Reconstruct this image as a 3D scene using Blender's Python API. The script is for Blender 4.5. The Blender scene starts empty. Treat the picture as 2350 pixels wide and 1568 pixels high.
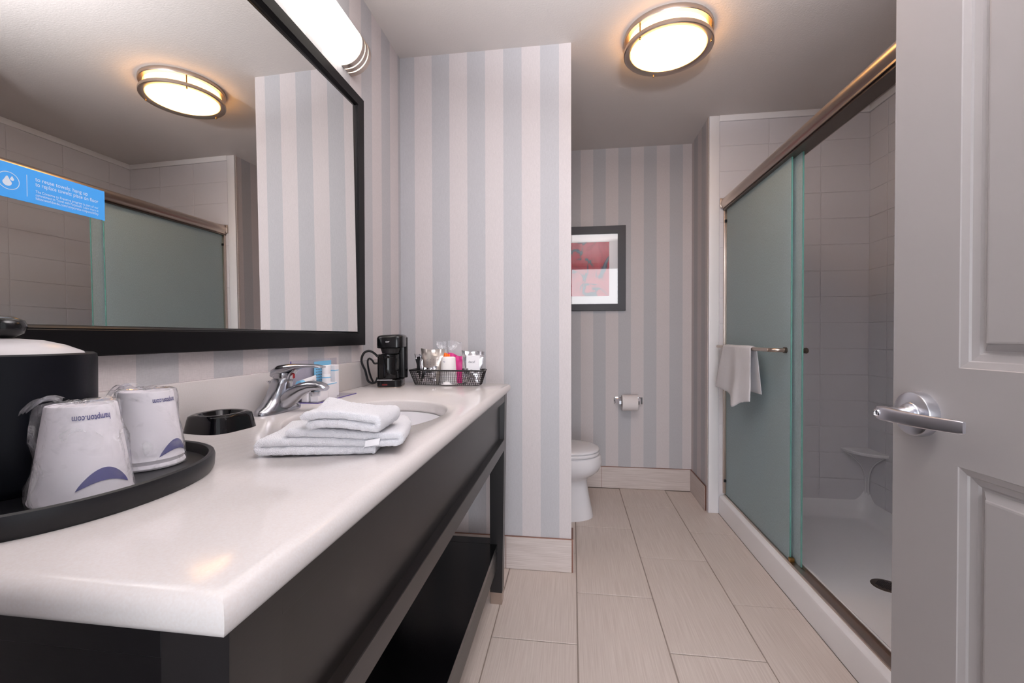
import bpy, bmesh, math, random
from math import sin, cos, pi, radians, sqrt, atan2
from mathutils import Vector, Matrix, noise

random.seed(7)
S = bpy.context.scene
COL = S.collection

# ------------------------------------------------------------------ camera
F_PX, H_CAM = 1010.0, 1.086
YAW, PITCH, ROLL = radians(7.835), radians(-0.6675), radians(0.1225)
fwd = Vector((-sin(YAW) * cos(PITCH), cos(YAW) * cos(PITCH), sin(PITCH)))
rgt0 = Vector((cos(YAW), sin(YAW), 0))
dwn0 = fwd.cross(rgt0)
rgt = rgt0 * cos(ROLL) + dwn0 * sin(ROLL)
dwn = -rgt0 * sin(ROLL) + dwn0 * cos(ROLL)
cam_data = bpy.data.cameras.new('camera')
cam = bpy.data.objects.new('camera', cam_data)
COL.objects.link(cam)
cam_data.sensor_fit = 'HORIZONTAL'
cam_data.sensor_width = 36.0
cam_data.lens = F_PX / 2350.0 * 36.0
cam_data.clip_start = 0.01
m = Matrix.Identity(4)
for i in range(3):
    m[i][0], m[i][1], m[i][2] = rgt[i], -dwn[i], -fwd[i]
m[0][3], m[1][3], m[2][3] = 0, 0, H_CAM
cam.matrix_world = m
S.camera = cam

# ------------------------------------------------------------------ world, exposure, big lights
W = bpy.data.worlds.new('world')
S.world = W
W.use_nodes = True
W.node_tree.nodes['Background'].inputs[0].default_value = (0.93, 0.95, 1.0, 1)
W.node_tree.nodes['Background'].inputs[1].default_value = 0.9
S.view_settings.view_transform = 'Standard'
S.view_settings.look = 'None'
S.view_settings.gamma = 1.0
S.view_settings.exposure = 0.15
S.view_settings.use_curve_mapping = False


def area_light(name, loc, target, sx, sy, power, color):
    l = bpy.data.lights.new(name, 'AREA')
    l.shape = 'RECTANGLE'
    l.size, l.size_y, l.energy, l.color = sx, sy, power, color
    o = bpy.data.objects.new(name, l)
    COL.objects.link(o)
    o.location = loc
    o.rotation_euler = (Vector(target) - Vector(loc)).to_track_quat('-Z', 'Y').to_euler()
    return o


# daylight of the bedroom coming through the doorway behind the camera
area_light('bedroom_light', (0.25, -3.4, 1.35), (0.25, 3.0, 1.30), 3.0, 2.4, 122.0, (0.94, 0.955, 1.0))
# the photographer's flash, aimed up at the ceiling just inside the doorway
fl_ = area_light('flash', (0.24, 0.30, 1.80), (0.27, 0.58, 2.42), 0.12, 0.12, 36.0, (0.955, 0.955, 1.0))
fl_.data.spread = radians(110)


# ------------------------------------------------------------------ materials
def lin(c):
    out = []
    for v in c[:3]:
        v = v / 255.0
        out.append(v / 12.92 if v <= 0.04045 else ((v + 0.055) / 1.055) ** 2.4)
    return (*out, 1.0)


def mat(name, col, rough=0.5, metal=0.0, spec=0.5, bump=None, var=None, emis=None, trans=0.0,
        ior=1.45, coat=0.0, aniso=0.0, sheen=0.0):
    """bump = (scale xyz, strength, distance); var = (scale xyz, colour2, amount)"""
    M = bpy.data.materials.new(name)
    M.use_nodes = True
    nt = M.node_tree
    b = nt.nodes['Principled BSDF']
    b.inputs['Base Color'].default_value = lin(col)
    b.inputs['Roughness'].default_value = rough
    b.inputs['Metallic'].default_value = metal
    b.inputs['Specular IOR Level'].default_value = spec
    b.inputs['Transmission Weight'].default_value = trans
    b.inputs['IOR'].default_value = ior
    b.inputs['Coat Weight'].default_value = coat
    b.inputs['Anisotropic'].default_value = aniso
    b.inputs['Sheen Weight'].default_value = sheen
    if emis:
        b.inputs['Emission Color'].default_value = (*emis[0], 1)
        b.inputs['Emission Strength'].default_value = emis[1]

    def noise_tex(scale, detail=3.0):
        g = nt.nodes.new('ShaderNodeNewGeometry')
        mp = nt.nodes.new('ShaderNodeMapping')
        mp.inputs['Scale'].default_value = scale
        nt.links.new(g.outputs['Position'], mp.inputs['Vector'])
        n = nt.nodes.new('ShaderNodeTexNoise')
        n.inputs['Scale'].default_value = 1.0
        n.inputs['Detail'].default_value = detail
        nt.links.new(mp.outputs[0], n.inputs['Vector'])
        return n
    if var:
        n = noise_tex(var[0])
        r = nt.nodes.new('ShaderNodeValToRGB')
        r.color_ramp.elements[0].position = 0.5 - 0.22 / max(var[2], .01) * .5
        r.color_ramp.elements[1].position = 0.5 + 0.22 / max(var[2], .01) * .5
        r.color_ramp.elements[0].color = lin(col)
        r.color_ramp.elements[1].color = lin(var[1])
        nt.links.new(n.outputs['Fac'], r.inputs[0])
        nt.links.new(r.outputs[0], b.inputs['Base Color'])
    if bump:
        n = noise_tex(bump[0])
        bp = nt.nodes.new('ShaderNodeBump')
        bp.inputs['Strength'].default_value = bump[1]
        bp.inputs['Distance'].default_value = bump[2]
        nt.links.new(n.outputs['Fac'], bp.inputs['Height'])
        nt.links.new(bp.outputs[0], b.inputs['Normal'])
    return M


def wallpaper(name, axis, phase, half):
    """two-tone vertical stripes of fixed width woven like fabric"""
    M = bpy.data.materials.new(name)
    M.use_nodes = True
    nt = M.node_tree
    b = nt.nodes['Principled BSDF']
    b.inputs['Roughness'].default_value = 0.62
    b.inputs['Specular IOR Level'].default_value = 0.35
    N = nt.nodes.new
    L = nt.links.new
    g = N('ShaderNodeNewGeometry')
    sp = N('ShaderNodeSeparateXYZ')
    L(g.outputs['Position'], sp.inputs[0])
    a = N('ShaderNodeMath'); a.operation = 'SUBTRACT'; a.inputs[1].default_value = phase
    L(sp.outputs[axis], a.inputs[0])
    d = N('ShaderNodeMath'); d.operation = 'DIVIDE'; d.inputs[1].default_value = 2 * half
    L(a.outputs[0], d.inputs[0])
    f = N('ShaderNodeMath'); f.operation = 'FRACT'
    L(d.outputs[0], f.inputs[0])
    gt = N('ShaderNodeMath'); gt.operation = 'GREATER_THAN'; gt.inputs[1].default_value = 0.5
    L(f.outputs[0], gt.inputs[0])
    mx = N('ShaderNodeMix'); mx.data_type = 'RGBA'
    mx.inputs['A'].default_value = lin((206, 199, 200))
    mx.inputs['B'].default_value = lin((185, 184, 188))
    L(gt.outputs[0], mx.inputs['Factor'])
    fac = []
    for sc in ((900, 900, 60), (120, 120, 900)):
        mp = N('ShaderNodeMapping'); mp.inputs['Scale'].default_value = sc
        L(g.outputs['Position'], mp.inputs[0])
        n = N('ShaderNodeTexNoise'); n.inputs['Scale'].default_value = 1; n.inputs['Detail'].default_value = 2
        L(mp.outputs[0], n.inputs['Vector'])
        fac.append(n)
    ad = N('ShaderNodeMath'); ad.operation = 'ADD'
    L(fac[0].outputs['Fac'], ad.inputs[0]); L(fac[1].outputs['Fac'], ad.inputs[1])
    mr = N('ShaderNodeMapRange')
    mr.inputs['From Min'].default_value = 0.6; mr.inputs['From Max'].default_value = 1.4
    mr.inputs['To Min'].default_value = 0.90; mr.inputs['To Max'].default_value = 1.08
    L(ad.outputs[0], mr.inputs['Value'])
    mu = N('ShaderNodeMix'); mu.data_type = 'RGBA'; mu.blend_type = 'MULTIPLY'
    mu.inputs['Factor'].default_value = 1.0
    L(mx.outputs['Result'], mu.inputs['A']); L(mr.outputs[0], mu.inputs['B'])
    L(mu.outputs['Result'], b.inputs['Base Color'])
    bp = N('ShaderNodeBump'); bp.inputs['Strength'].default_value = 0.15; bp.inputs['Distance'].default_value = 0.001
    L(ad.outputs[0], bp.inputs['Height']); L(bp.outputs[0], b.inputs['Normal'])
    return M


def clear_film(name, tint, gloss, opacity, rough=0.12, bump=None, glint=None):
    """thin clear plastic: see-through film with a glossy, slightly milky surface"""
    M = bpy.data.materials.new(name)
    M.use_nodes = True
    nt = M.node_tree
    nt.nodes.remove(nt.nodes['Principled BSDF'])
    out = nt.nodes['Material Output']
    N, L = nt.nodes.new, nt.links.new
    t = N('ShaderNodeBsdfTransparent'); t.inputs[0].default_value = lin(tint)
    d = N('ShaderNodeBsdfDiffuse'); d.inputs[0].default_value = lin((245, 245, 248))
    g = N('ShaderNodeBsdfGlossy'); g.inputs['Roughness'].default_value = rough
    m1 = N('ShaderNodeMixShader'); m1.inputs[0].default_value = opacity
    L(t.outputs[0], m1.inputs[1]); L(d.outputs[0], m1.inputs[2])
    fr = N('ShaderNodeLayerWeight'); fr.inputs['Blend'].default_value = gloss
    m2 = N('ShaderNodeMixShader')
    gb = N('ShaderNodeNewGeometry')
    one = N('ShaderNodeMath'); one.operation = 'SUBTRACT'; one.inputs[0].default_value = 1.0
    L(gb.outputs['Backfacing'], one.inputs[1])
    fm = N('ShaderNodeMath'); fm.operation = 'MULTIPLY'
    L(fr.outputs['Fresnel'], fm.inputs[0]); L(one.outputs[0], fm.inputs[1])
    L(fm.outputs[0], m2.inputs[0]); L(m1.outputs[0], m2.inputs[1]); L(g.outputs[0], m2.inputs[2])
    L(m2.outputs[0], out.inputs[0])
    if glint:  # whiter noise streaks painted in as highlights on the crinkled plastic
        ge = N('ShaderNodeNewGeometry')
        n = N('ShaderNodeTexNoise'); n.inputs['Scale'].default_value = 24; n.inputs['Detail'].default_value = 5
        n.inputs['Distortion'].default_value = 1.2
        L(ge.outputs['Position'], n.inputs['Vector'])
        mr = N('ShaderNodeMapRange')
        mr.inputs['From Min'].default_value = 0.50; mr.inputs['From Max'].default_value = 0.72
        mr.inputs['To Min'].default_value = opacity; mr.inputs['To Max'].default_value = glint
        L(n.outputs['Fac'], mr.inputs['Value'])
        L(mr.outputs[0], m1.inputs[0])
    if bump:
        ge = N('ShaderNodeNewGeometry')
        n = N('ShaderNodeTexNoise'); n.inputs['Scale'].default_value = bump[0]; n.inputs['Detail'].default_value = 4
        L(ge.outputs['Position'], n.inputs['Vector'])
        bp = N('ShaderNodeBump'); bp.inputs['Strength'].default_value = bump[1]; bp.inputs['Distance'].default_value = bump[2]
        L(n.outputs['Fac'], bp.inputs['Height'])
        for s in (d, g):
            L(bp.outputs[0], s.inputs['Normal'])
        L(bp.outputs[0], fr.inputs['Normal'])
    return M


def rain_glass(name):
    """obscure shower glass with a fine vertical rain texture and a green body tint"""
    M = bpy.data.materials.new(name)
    M.use_nodes = True
    nt = M.node_tree
    b = nt.nodes['Principled BSDF']
    N, L = nt.nodes.new, nt.links.new
    b.inputs['Base Color'].default_value = lin((238, 246, 249))
    b.inputs['Transmission Weight'].default_value = 1.0
    b.inputs['Roughness'].default_value = 0.36
    b.inputs['IOR'].default_value = 1.45
    tr = N('ShaderNodeBsdfTranslucent'); tr.inputs[0].default_value = lin((222, 234, 236))
    df = N('ShaderNodeBsdfDiffuse'); df.inputs[0].default_value = lin((206, 222, 224))
    m0 = N('ShaderNodeMixShader'); m0.inputs[0].default_value = 0.6
    L(tr.outputs[0], m0.inputs[1]); L(df.outputs[0], m0.inputs[2])
    mx = N('ShaderNodeMixShader'); mx.inputs[0].default_value = 0.68
    L(b.outputs[0], mx.inputs[1]); L(m0.outputs[0], mx.inputs[2])
    L(mx.outputs[0], nt.nodes['Material Output'].inputs[0])
    g = N('ShaderNodeNewGeometry')
    mp = N('ShaderNodeMapping'); mp.inputs['Scale'].default_value = (520, 520, 130)
    L(g.outputs['Position'], mp.inputs[0])
    n = N('ShaderNodeTexNoise'); n.inputs['Scale'].default_value = 1; n.inputs['Detail'].default_value = 2
    L(mp.outputs[0], n.inputs['Vector'])
    bp = N('ShaderNodeBump'); bp.inputs['Strength'].default_value = 0.75; bp.inputs['Distance'].default_value = 0.0012
    L(n.outputs['Fac'], bp.inputs['Height'])
    sr = N('ShaderNodeMapRange')
    sr.inputs['From Min'].default_value = 0.3; sr.inputs['From Max'].default_value = 0.7
    sr.inputs['To Min'].default_value = 0.74; sr.inputs['To Max'].default_value = 1.0
    L(n.outputs['Fac'], sr.inputs['Value'])
    for s, c in ((tr, (228, 243, 247)), (df, (222, 240, 244))):
        mm = N('ShaderNodeMix'); mm.data_type = 'RGBA'; mm.blend_type = 'MULTIPLY'; mm.inputs['Factor'].default_value = 1.0
        mm.inputs['A'].default_value = lin(c)
        L(sr.outputs[0], mm.inputs['B']); L(mm.outputs['Result'], s.inputs[0])
    for s in (b, tr, df):
        L(bp.outputs[0], s.inputs['Normal'])
    return M


def art_print(name):
    """abstract crimson print with pale lower half and dark teal leafy blots"""
    M = bpy.data.materials.new(name)
    M.use_nodes = True
    nt = M.node_tree
    b = nt.nodes['Principled BSDF']
    b.inputs['Roughness'].default_value = 0.6
    N, L = nt.nodes.new, nt.links.new
    g = N('ShaderNodeNewGeometry')
    mp = N('ShaderNodeMapping'); mp.inputs['Scale'].default_value = (11, 11, 8)
    mp.inputs['Rotation'].default_value = (0, 0.6, 0)
    L(g.outputs['Position'], mp.inputs[0])
    n = N('ShaderNodeTexNoise'); n.inputs['Scale'].default_value = 1; n.inputs['Detail'].default_value = 5
    n.inputs['Distortion'].default_value = 1.3
    L(mp.outputs[0], n.inputs['Vector'])
    r = N('ShaderNodeValToRGB')
    e = r.color_ramp.elements
    e[0].position = 0.40; e[0].color = lin((186, 38, 62))
    e[1].position = 0.52; e[1].color = lin((172, 30, 54))
    k = e.new(0.585); k.color = lin((60, 62, 82))
    k = e.new(0.70); k.color = lin((84, 96, 116))
    L(n.outputs['Fac'], r.inputs[0])
    L(r.outputs[0], b.inputs['Base Color'])
    return M


M = {}
M['ceiling'] = mat('ceiling_paint', (214, 208, 205), 0.85, bump=((140, 140, 140), 0.35, 0.002))
M['wp_partition'] = wallpaper('striped_wallpaper_a', 0, -0.748, 0.0859)
M['wp_left'] = wallpaper('striped_wallpaper_b', 1, 0.820, 0.0912)
M['wp_back'] = wallpaper('striped_wallpaper_c', 0, 0.059, 0.0878)
M['wp_stub'] = wallpaper('striped_wallpaper_d', 1, 3.155, 0.0878)
M['grout'] = mat('grout', (150, 138, 130), 0.9)
M['tile'] = mat('floor_tile', (214, 203, 196), 0.42, var=((260, 5, 260), (200, 187, 180), 0.6),
                bump=((420, 6, 420), 0.10, 0.001))
M['base_tile'] = mat('baseboard_tile', (212, 202, 198), 0.45, var=((6, 6, 330), (192, 180, 175), 0.7),
                     bump=((8, 8, 420), 0.1, 0.001))
M['bronze'] = mat('bronze_edge', (140, 104, 92), 0.4, 0.6)
M['acrylic_white'] = mat('white_acrylic', (244, 243, 246), 0.22, bump=((60, 60, 60), 0.03, 0.001))
M['acrylic_wall'] = mat('shower_wall_acrylic', (226, 224, 229), 0.3)
M['quartz'] = mat('quartz_top', (210, 206, 206), 0.12, spec=0.26, var=((420, 420, 420), (206, 199, 197), 0.5))
M['espresso'] = mat('espresso_shaded', (15, 14, 17), 0.36, bump=((30, 300, 300), 0.05, 0.001), spec=0.35)  # same wood as the fronts, darkened and dulled for the shaded end panels
M['espresso_lit'] = mat('espresso_lit', (22, 20, 22), 0.34, bump=((300, 30, 300), 0.05, 0.001), spec=0.8)  # same wood, lightened and made shinier where the front catches light
M['black_wood'] = mat('black_stained_wood', (20, 20, 24), 0.36, bump=((20, 200, 200), 0.08, 0.001))
M['black_frame'] = mat('black_lacquer_frame', (9, 8, 11), 0.42, bump=((200, 200, 20), 0.05, 0.001), spec=0.22)
M['charcoal'] = mat('charcoal_frame', (52, 50, 57), 0.45)
M['shelf'] = mat('black_shelf', (5, 5, 7), 0.2, spec=0.3)
M['nickel'] = mat('brushed_nickel', (196, 182, 172), 0.30, 1.0)
M['nickel_dark'] = mat('dark_nickel', (120, 108, 100), 0.32, 1.0)
M['chrome'] = mat('chrome', (225, 225, 230), 0.08, 1.0)
M['satin'] = mat('satin_chrome', (214, 214, 222), 0.30, 1.0, bump=((60, 900, 60), 0.02, 0.0005))
M['faucet_metal'] = mat('brushed_chrome', (178, 179, 186), 0.20, 1.0)
M['steel'] = mat('brushed_steel', (214, 215, 222), 0.28, 1.0)
M['brass'] = mat('brass', (170, 132, 80), 0.3, 1.0)
M['porcelain'] = mat('porcelain', (228, 226, 230), 0.10, coat=0.3)
M['door'] = mat('door_paint', (152, 147, 147), 0.42, bump=((300, 300, 300), 0.04, 0.001))
M['black_plastic'] = mat('black_plastic', (14, 14, 17), 0.16)
M['black_matte'] = mat('black_matte', (18, 18, 22), 0.45)
M['dark_glass'] = mat('smoked_glass', (8, 8, 10), 0.06)
M['bucket'] = mat('black_leatherette', (6, 8, 17), 0.42, spec=0.25, bump=((260, 260, 260), 0.10, 0.001))
M['soap_black'] = mat('black_ceramic', (10, 10, 14), 0.08)
M['terry'] = mat('white_terry', (243, 242, 248), 0.95, bump=((700, 700, 700), 0.9, 0.004), sheen=0.3)
M['white_paper'] = mat('white_paper', (238, 236, 240), 0.6)
M['cup'] = mat('white_cup', (240, 236, 236), 0.5)
M['navy'] = mat('navy_print', (62, 62, 128), 0.5)
M['blue'] = mat('sky_blue_print', (72, 168, 248), 0.45)
M['lightblue'] = mat('light_blue_print', (130, 196, 232), 0.5)
M['white_ink'] = mat('white_ink', (226, 236, 250), 0.5)
M['grey_ink'] = mat('grey_ink', (100, 98, 110), 0.6)
M['magenta'] = mat('magenta_sachet', (214, 62, 140), 0.4)
M['orange'] = mat('orange_sachet', (246, 120, 40), 0.4)
M['foil'] = mat('silver_foil', (228, 226, 230), 0.20, 1.0, bump=((60, 60, 60), 0.14, 0.004))
M['foil_beige'] = mat('pouch_foil', (206, 196, 188), 0.28, 0.85, bump=((50, 50, 50), 0.2, 0.005))
M['wire'] = mat('black_wire', (16, 15, 18), 0.35)
M['mirror'] = mat('mirror_silver', (238, 238, 236), 0.0, 1.0)
M['mat_board'] = mat('mat_board', (238, 238, 242), 0.7)
M['art'] = art_print('crimson_print')
M['red'] = mat('red_mark', (190, 40, 50), 0.3)
M['dim_red'] = mat('dim_red_lamp', (110, 20, 20), 0.3)
M['toilet_paper'] = mat('tissue_paper', (232, 226, 226), 0.9, bump=((400, 400, 400), 0.2, 0.001))
M['frosted_lid'] = mat('frosted_acrylic', (226, 222, 224), 0.28, trans=0.25)
M['film'] = clear_film('plastic_wrap', (246, 246, 250), 0.20, 0.10, 0.16, (38, 0.6, 0.012), 0.42)
M['bag'] = clear_film('clear_bag', (252, 252, 254), 0.36, 0.08, 0.08, (80, 0.8, 0.01), 0.6)
M['acrylic'] = clear_film('clear_acrylic', (244, 244, 250), 0.25, 0.03, 0.03)
M['acrylic_edge'] = mat('acrylic_cut_edge', (104, 92, 160), 0.2)
M['picture_glass'] = clear_film('picture_glass', (255, 255, 255), 0.46, 0.0, 0.0)
M['glass'] = rain_glass('rain_glass')
M['glass_edge'] = mat('glass_cut_edge', (110, 165, 155), 0.15)
M['lamp_warm'] = mat('warm_diffuser', (255, 235, 200), 0.4, emis=((1.0, 0.52, 0.16), 8.0))
M['lamp_cool'] = mat('vanity_diffuser', (255, 252, 245), 0.4, emis=((1.0, 0.95, 0.86), 5.0))
M['wood_carpet'] = mat('bedroom_carpet', (150, 140, 130), 0.9)


# ------------------------------------------------------------------ mesh helpers
class MB:
    """collects shapes in world coordinates; build() links them as ONE mesh object"""

    def __init__(s):
        s.v, s.f, s.mi, s.cur = [], [], [], 0

    def add(s, vs, fs):
        b = len(s.v)
        s.v += [Vector(p) for p in vs]
        s.f += [tuple(i + b for i in f) for f in fs]
        s.mi += [s.cur] * len(fs)
        return s

    def slot(s, i):
        s.cur = i
        return s

    def box(s, x0, x1, y0, y1, z0, z1, bev=0.0, seg=2):
        bm = bmesh.new()
        vs = [bm.verts.new((x, y, z)) for x in (x0, x1) for y in (y0, y1) for z in (z0, z1)]
        for f in ((0, 1, 3, 2), (4, 6, 7, 5), (0, 4, 5, 1), (2, 3, 7, 6), (0, 2, 6, 4), (1, 5, 7, 3)):
            bm.faces.new([vs[i] for i in f])
        if bev > 0:
            bmesh.ops.bevel(bm, geom=bm.edges[:], offset=bev, segments=seg, profile=0.5, affect='EDGES')
        return s.bm(bm)

    def bm(s, bm):
        bm.verts.index_update()
        s.add([v.co.copy() for v in bm.verts], [[v.index for v in f.verts] for f in bm.faces])
        bm.free()
        return s

    def loft(s, rings, cap0=True, cap1=True, closed=True):
        n = len(rings[0])
        vs = [p for r in rings for p in r]
        fs = []
        for k in range(len(rings) - 1):
            for i in range(n if closed else n - 1):
                j = (i + 1) % n
                fs.append((k * n + i, k * n + j, (k + 1) * n + j, (k + 1) * n + i))
        if cap0:
            fs.append(tuple(range(n))[::-1])
        if cap1:
            fs.append(tuple((len(rings) - 1) * n + i for i in range(n)))
        return s.add(vs, fs)

    def lathe(s, prof, c, n=48, cap0=False, cap1=False, axis='z'):
        rings = []
        for r, h in prof:
            ring = []
            for i in range(n):
                a = 2 * pi * i / n
                p = (r * cos(a), r * sin(a), h)
                if axis == 'y':
                    p = (p[0], p[2], p[1])
                elif axis == 'x':
                    p = (p[2], p[0], p[1])
                ring.append((c[0] + p[0], c[1] + p[1], c[2] + p[2]))
            rings.append(ring)
        return s.loft(rings, cap0, cap1)

    def tube(s, path, rad, n=12, closed=False, flat=None, up=None):
        """sweep a circle (or flat ellipse, flat = second radius factor) along path"""
        P = [Vector(p) for p in path]
        R = rad if isinstance(rad, (list, tuple)) else [rad] * len(P)
        rings = []
        prev = Vector(up) if up else None
        for i, p in enumerate(P):
            if closed:
                t = P[(i + 1) % len(P)] - P[i - 1]
            else:
                t = P[min(i + 1, len(P) - 1)] - P[max(i - 1, 0)]
            t.normalize()
            if prev is None:
                prev = Vector((0, 0, 1)) if abs(t.z) < 0.9 else Vector((1, 0, 0))
            a = (prev - t * prev.dot(t)).normalized()
            if not up:
                prev = a
            b = t.cross(a)
            fl = flat if flat else 1.0
            rings.append([p + a * (R[i] * fl * cos(2 * pi * k / n)) + b * (R[i] * sin(2 * pi * k / n))
                          for k in range(n)])
        if closed:
            rings.append(rings[0])
            return s.loft(rings, False, False)
        return s.loft(rings)

    def cyl(s, p0, p1, r, n=24, r1=None):
        return s.tube([p0, p1], [r, r if r1 is None else r1], n)

    def prism(s, poly, h0, h1, f):
        """poly list of 2-D points, f(u, v, h) -> world point"""
        return s.loft([[f(u, v, h0) for u, v in poly], [f(u, v, h1) for u, v in poly]])

    def xf(s, mtx):
        s.v = [mtx @ v for v in s.v]
        return s

    POST = None

    def build(s, name, material, parent=None, loc=None, smooth=True, angle=35, kind=None, label=None):
        if MB.POST is not None:
            s.v = [MB.POST @ v for v in s.v]
        me = bpy.data.meshes.new(name)
        if parent is not None:
            o0 = world_loc(parent)
        elif loc is not None:
            o0 = Vector(loc)
        else:
            xs = [v.x for v in s.v]; ys = [v.y for v in s.v]; zs = [v.z for v in s.v]
            o0 = Vector(((min(xs) + max(xs)) / 2, (min(ys) + max(ys)) / 2, min(zs)))
        me.from_pydata([v - o0 for v in s.v], [], s.f)
        mats = material if isinstance(material, list) else [material]
        for mm in mats:
            me.materials.append(M[mm])
        bmn = bmesh.new()
        bmn.from_mesh(me)
        bmesh.ops.recalc_face_normals(bmn, faces=bmn.faces[:])
        bmn.to_mesh(me)
        bmn.free()
        if len(mats) > 1:
            me.polygons.foreach_set('material_index', s.mi)
        if smooth:
            me.polygons.foreach_set('use_smooth', [True] * len(me.polygons))
            me.set_sharp_from_angle(angle=radians(angle))
        me.update()
        o = bpy.data.objects.new(name, me)
        COL.objects.link(o)
        if parent is not None:
            o.parent = parent
        else:
            o.location = o0
        if kind:
            o['kind'] = kind
        if label:
            o['label'] = label
        return o


def world_loc(o):
    l = Vector(o.location)
    while o.parent:
        o = o.parent
        l += Vector(o.location)
    return l


def thing(name, label, cat, loc, group=None):
    o = bpy.data.objects.new(name, None)
    o.empty_display_size = 0.05
    COL.objects.link(o)
    o.location = loc
    tag(o, label, cat, group)
    return o


def tag(o, label, cat, group=None):
    o['label'] = label
    o['category'] = cat
    if group:
        o['group'] = group
    return o


def struct(mb, name, material, **k):
    return mb.build(name, material, kind='structure', **k)


def text_mesh(body, size, f, material, name, parent, width=None, bold=0.0):
    """flat lettering; f(u, v) maps letter-plane metres to a world point"""
    c = bpy.data.curves.new('lettering', 'FONT')
    c.body = body
    c.size = size
    c.resolution_u = 3
    c.offset = bold * size
    o = bpy.data.objects.new('lettering', c)
    COL.objects.link(o)
    dg = bpy.context.evaluated_depsgraph_get()
    me = bpy.data.meshes.new_from_object(o.evaluated_get(dg))
    mb = MB()
    k = width / max(v.co.x for v in me.vertices) if width else 1.0
    mb.add([f(v.co.x * k, v.co.y) for v in me.vertices], [tuple(p.vertices) for p in me.polygons])
    bpy.data.objects.remove(o)
    bpy.data.curves.remove(c)
    bpy.data.meshes.remove(me)
    return mb.build(name, material, parent, smooth=False)


def superellipse(a, b, n, N=48):
    out = []
    for i in range(N):
        t = 2 * pi * i / N
        c, s_ = cos(t), sin(t)
        out.append((a * math.copysign(abs(c) ** (2 / n), c), b * math.copysign(abs(s_) ** (2 / n), s_)))
    return out


def rrect(x0, x1, y0, y1, r, k=5):
    pts = []
    for cx, cy, a0 in ((x1 - r, y1 - r, 0), (x0 + r, y1 - r, 90), (x0 + r, y0 + r, 180), (x1 - r, y0 + r, 270)):
        for i in range(k + 1):
            a = radians(a0 + 90 * i / k)
            pts.append((cx + r * cos(a), cy + r * sin(a)))
    return pts


def smooth_path(pts, k=6):
    """Catmull-Rom through points"""
    P = [Vector(p) for p in pts]
    out = []
    for i in range(len(P) - 1):
        p0, p1, p2, p3 = P[max(i - 1, 0)], P[i], P[i + 1], P[min(i + 2, len(P) - 1)]
        for j in range(k):
            t = j / k
            out.append(0.5 * ((2 * p1) + (p2 - p0) * t + (2 * p0 - 5 * p1 + 4 * p2 - p3) * t * t
                              + (3 * p1 - p0 - 3 * p2 + p3) * t ** 3))
    out.append(P[-1])
    return out


# ================================================================== ROOM SHELL
ZC = 2.42
XL, YP, YB = -0.82, 2.033, 3.21
fl = MB().box(-0.92, 1.85, -0.06, 3.31, -0.12, -0.0035)
floor = struct(fl, 'floor', 'grout', loc=(0, 0, 0))
xs = [-0.913, -0.602, -0.292, 0.017, 0.329, 0.642, 0.953]
for i in range(6):
    x0, x1 = max(xs[i], XL), min(xs[i + 1], 0.886)
    y = 1.554 - 3 * 0.6615 if i in (0, 2, 4) else 1.872 - 3 * 0.6615
    while y < YB:
        a, b = max(y, -0.06), min(y + 0.6615, YB)
        if b - a > 0.02:
            MB().box(x0 + 0.0022, x1 - 0.0022, a + 0.0022, b - 0.0022, -0.01, 0.0, 0.0012, 1).build('tile', 'tile', floor)
        y += 0.6615
struct(MB().box(-0.92, 1.85, -0.06, 3.31, ZC, ZC + 0.1), 'ceiling', 'ceiling')
struct(MB().box(XL - 0.1, XL, -0.06, 3.31, 0, ZC), 'wall_left', 'wp_left')
struct(MB().box(XL, -0.006, YP, YP + 0.12, 0, ZC), 'wall_partition', 'wp_partition')
struct(MB().box(XL, -0.62, YP + 0.12, YB, 0, ZC), 'wall_alcove', 'wp_stub')
struct(MB().box(XL, 1.85, YB, YB + 0.1, 0, ZC), 'wall_back', 'wp_back')
struct(MB().box(0.822, 1.80, 2.852, YB, 0, ZC), 'wall_right', 'wp_stub')
struct(MB().box(0.886, 1.80, 0.06, 1.31, 0, ZC), 'wall_near_right', 'wp_stub')
wf = MB()
wf.box(-0.92, -0.30, -0.06, 0.06, 0, ZC)  # unseen opening widened on this side to let more light onto the cups
wf.box(0.765, 1.85, -0.06, 0.06, 0, ZC)
wf.box(-0.30, 0.765, -0.06, 0.06, 2.06, ZC)
struct(wf, 'wall_front', 'wp_partition')
# door casing around the opening behind the camera
tr = MB()
tr.box(-0.365, -0.30, 0.06, 0.078, 0, 2.12, 0.004)
tr.box(0.765, 0.83, 0.06, 0.078, 0, 2.12, 0.004)
tr.box(-0.30, 0.765, 0.06, 0.078, 2.06, 2.12, 0.004)
struct(tr, 'trim_1', 'door')


struct(MB().box(0.8195, 0.8235, 2.836, 2.851, 0.0, ZC, 0.001, 1), 'trim_2', 'base_tile')


def baseboard(name, cuts, f):
    """tile skirting: f(a, b, depth0, depth1, z0, z1) -> box; one tile piece per cut"""
    m0 = f(MB(), cuts[0], cuts[-1], 0.0, 0.0085, 0, 0.1535)
    base = struct(m0, name, 'bronze')
    for a, b in zip(cuts[:-1], cuts[1:]):
        f(MB(), a + 0.001, b - 0.001, 0.001, 0.0105, 0.0015, 0.1505).build('tile', 'base_tile', base)
    return base


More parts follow.
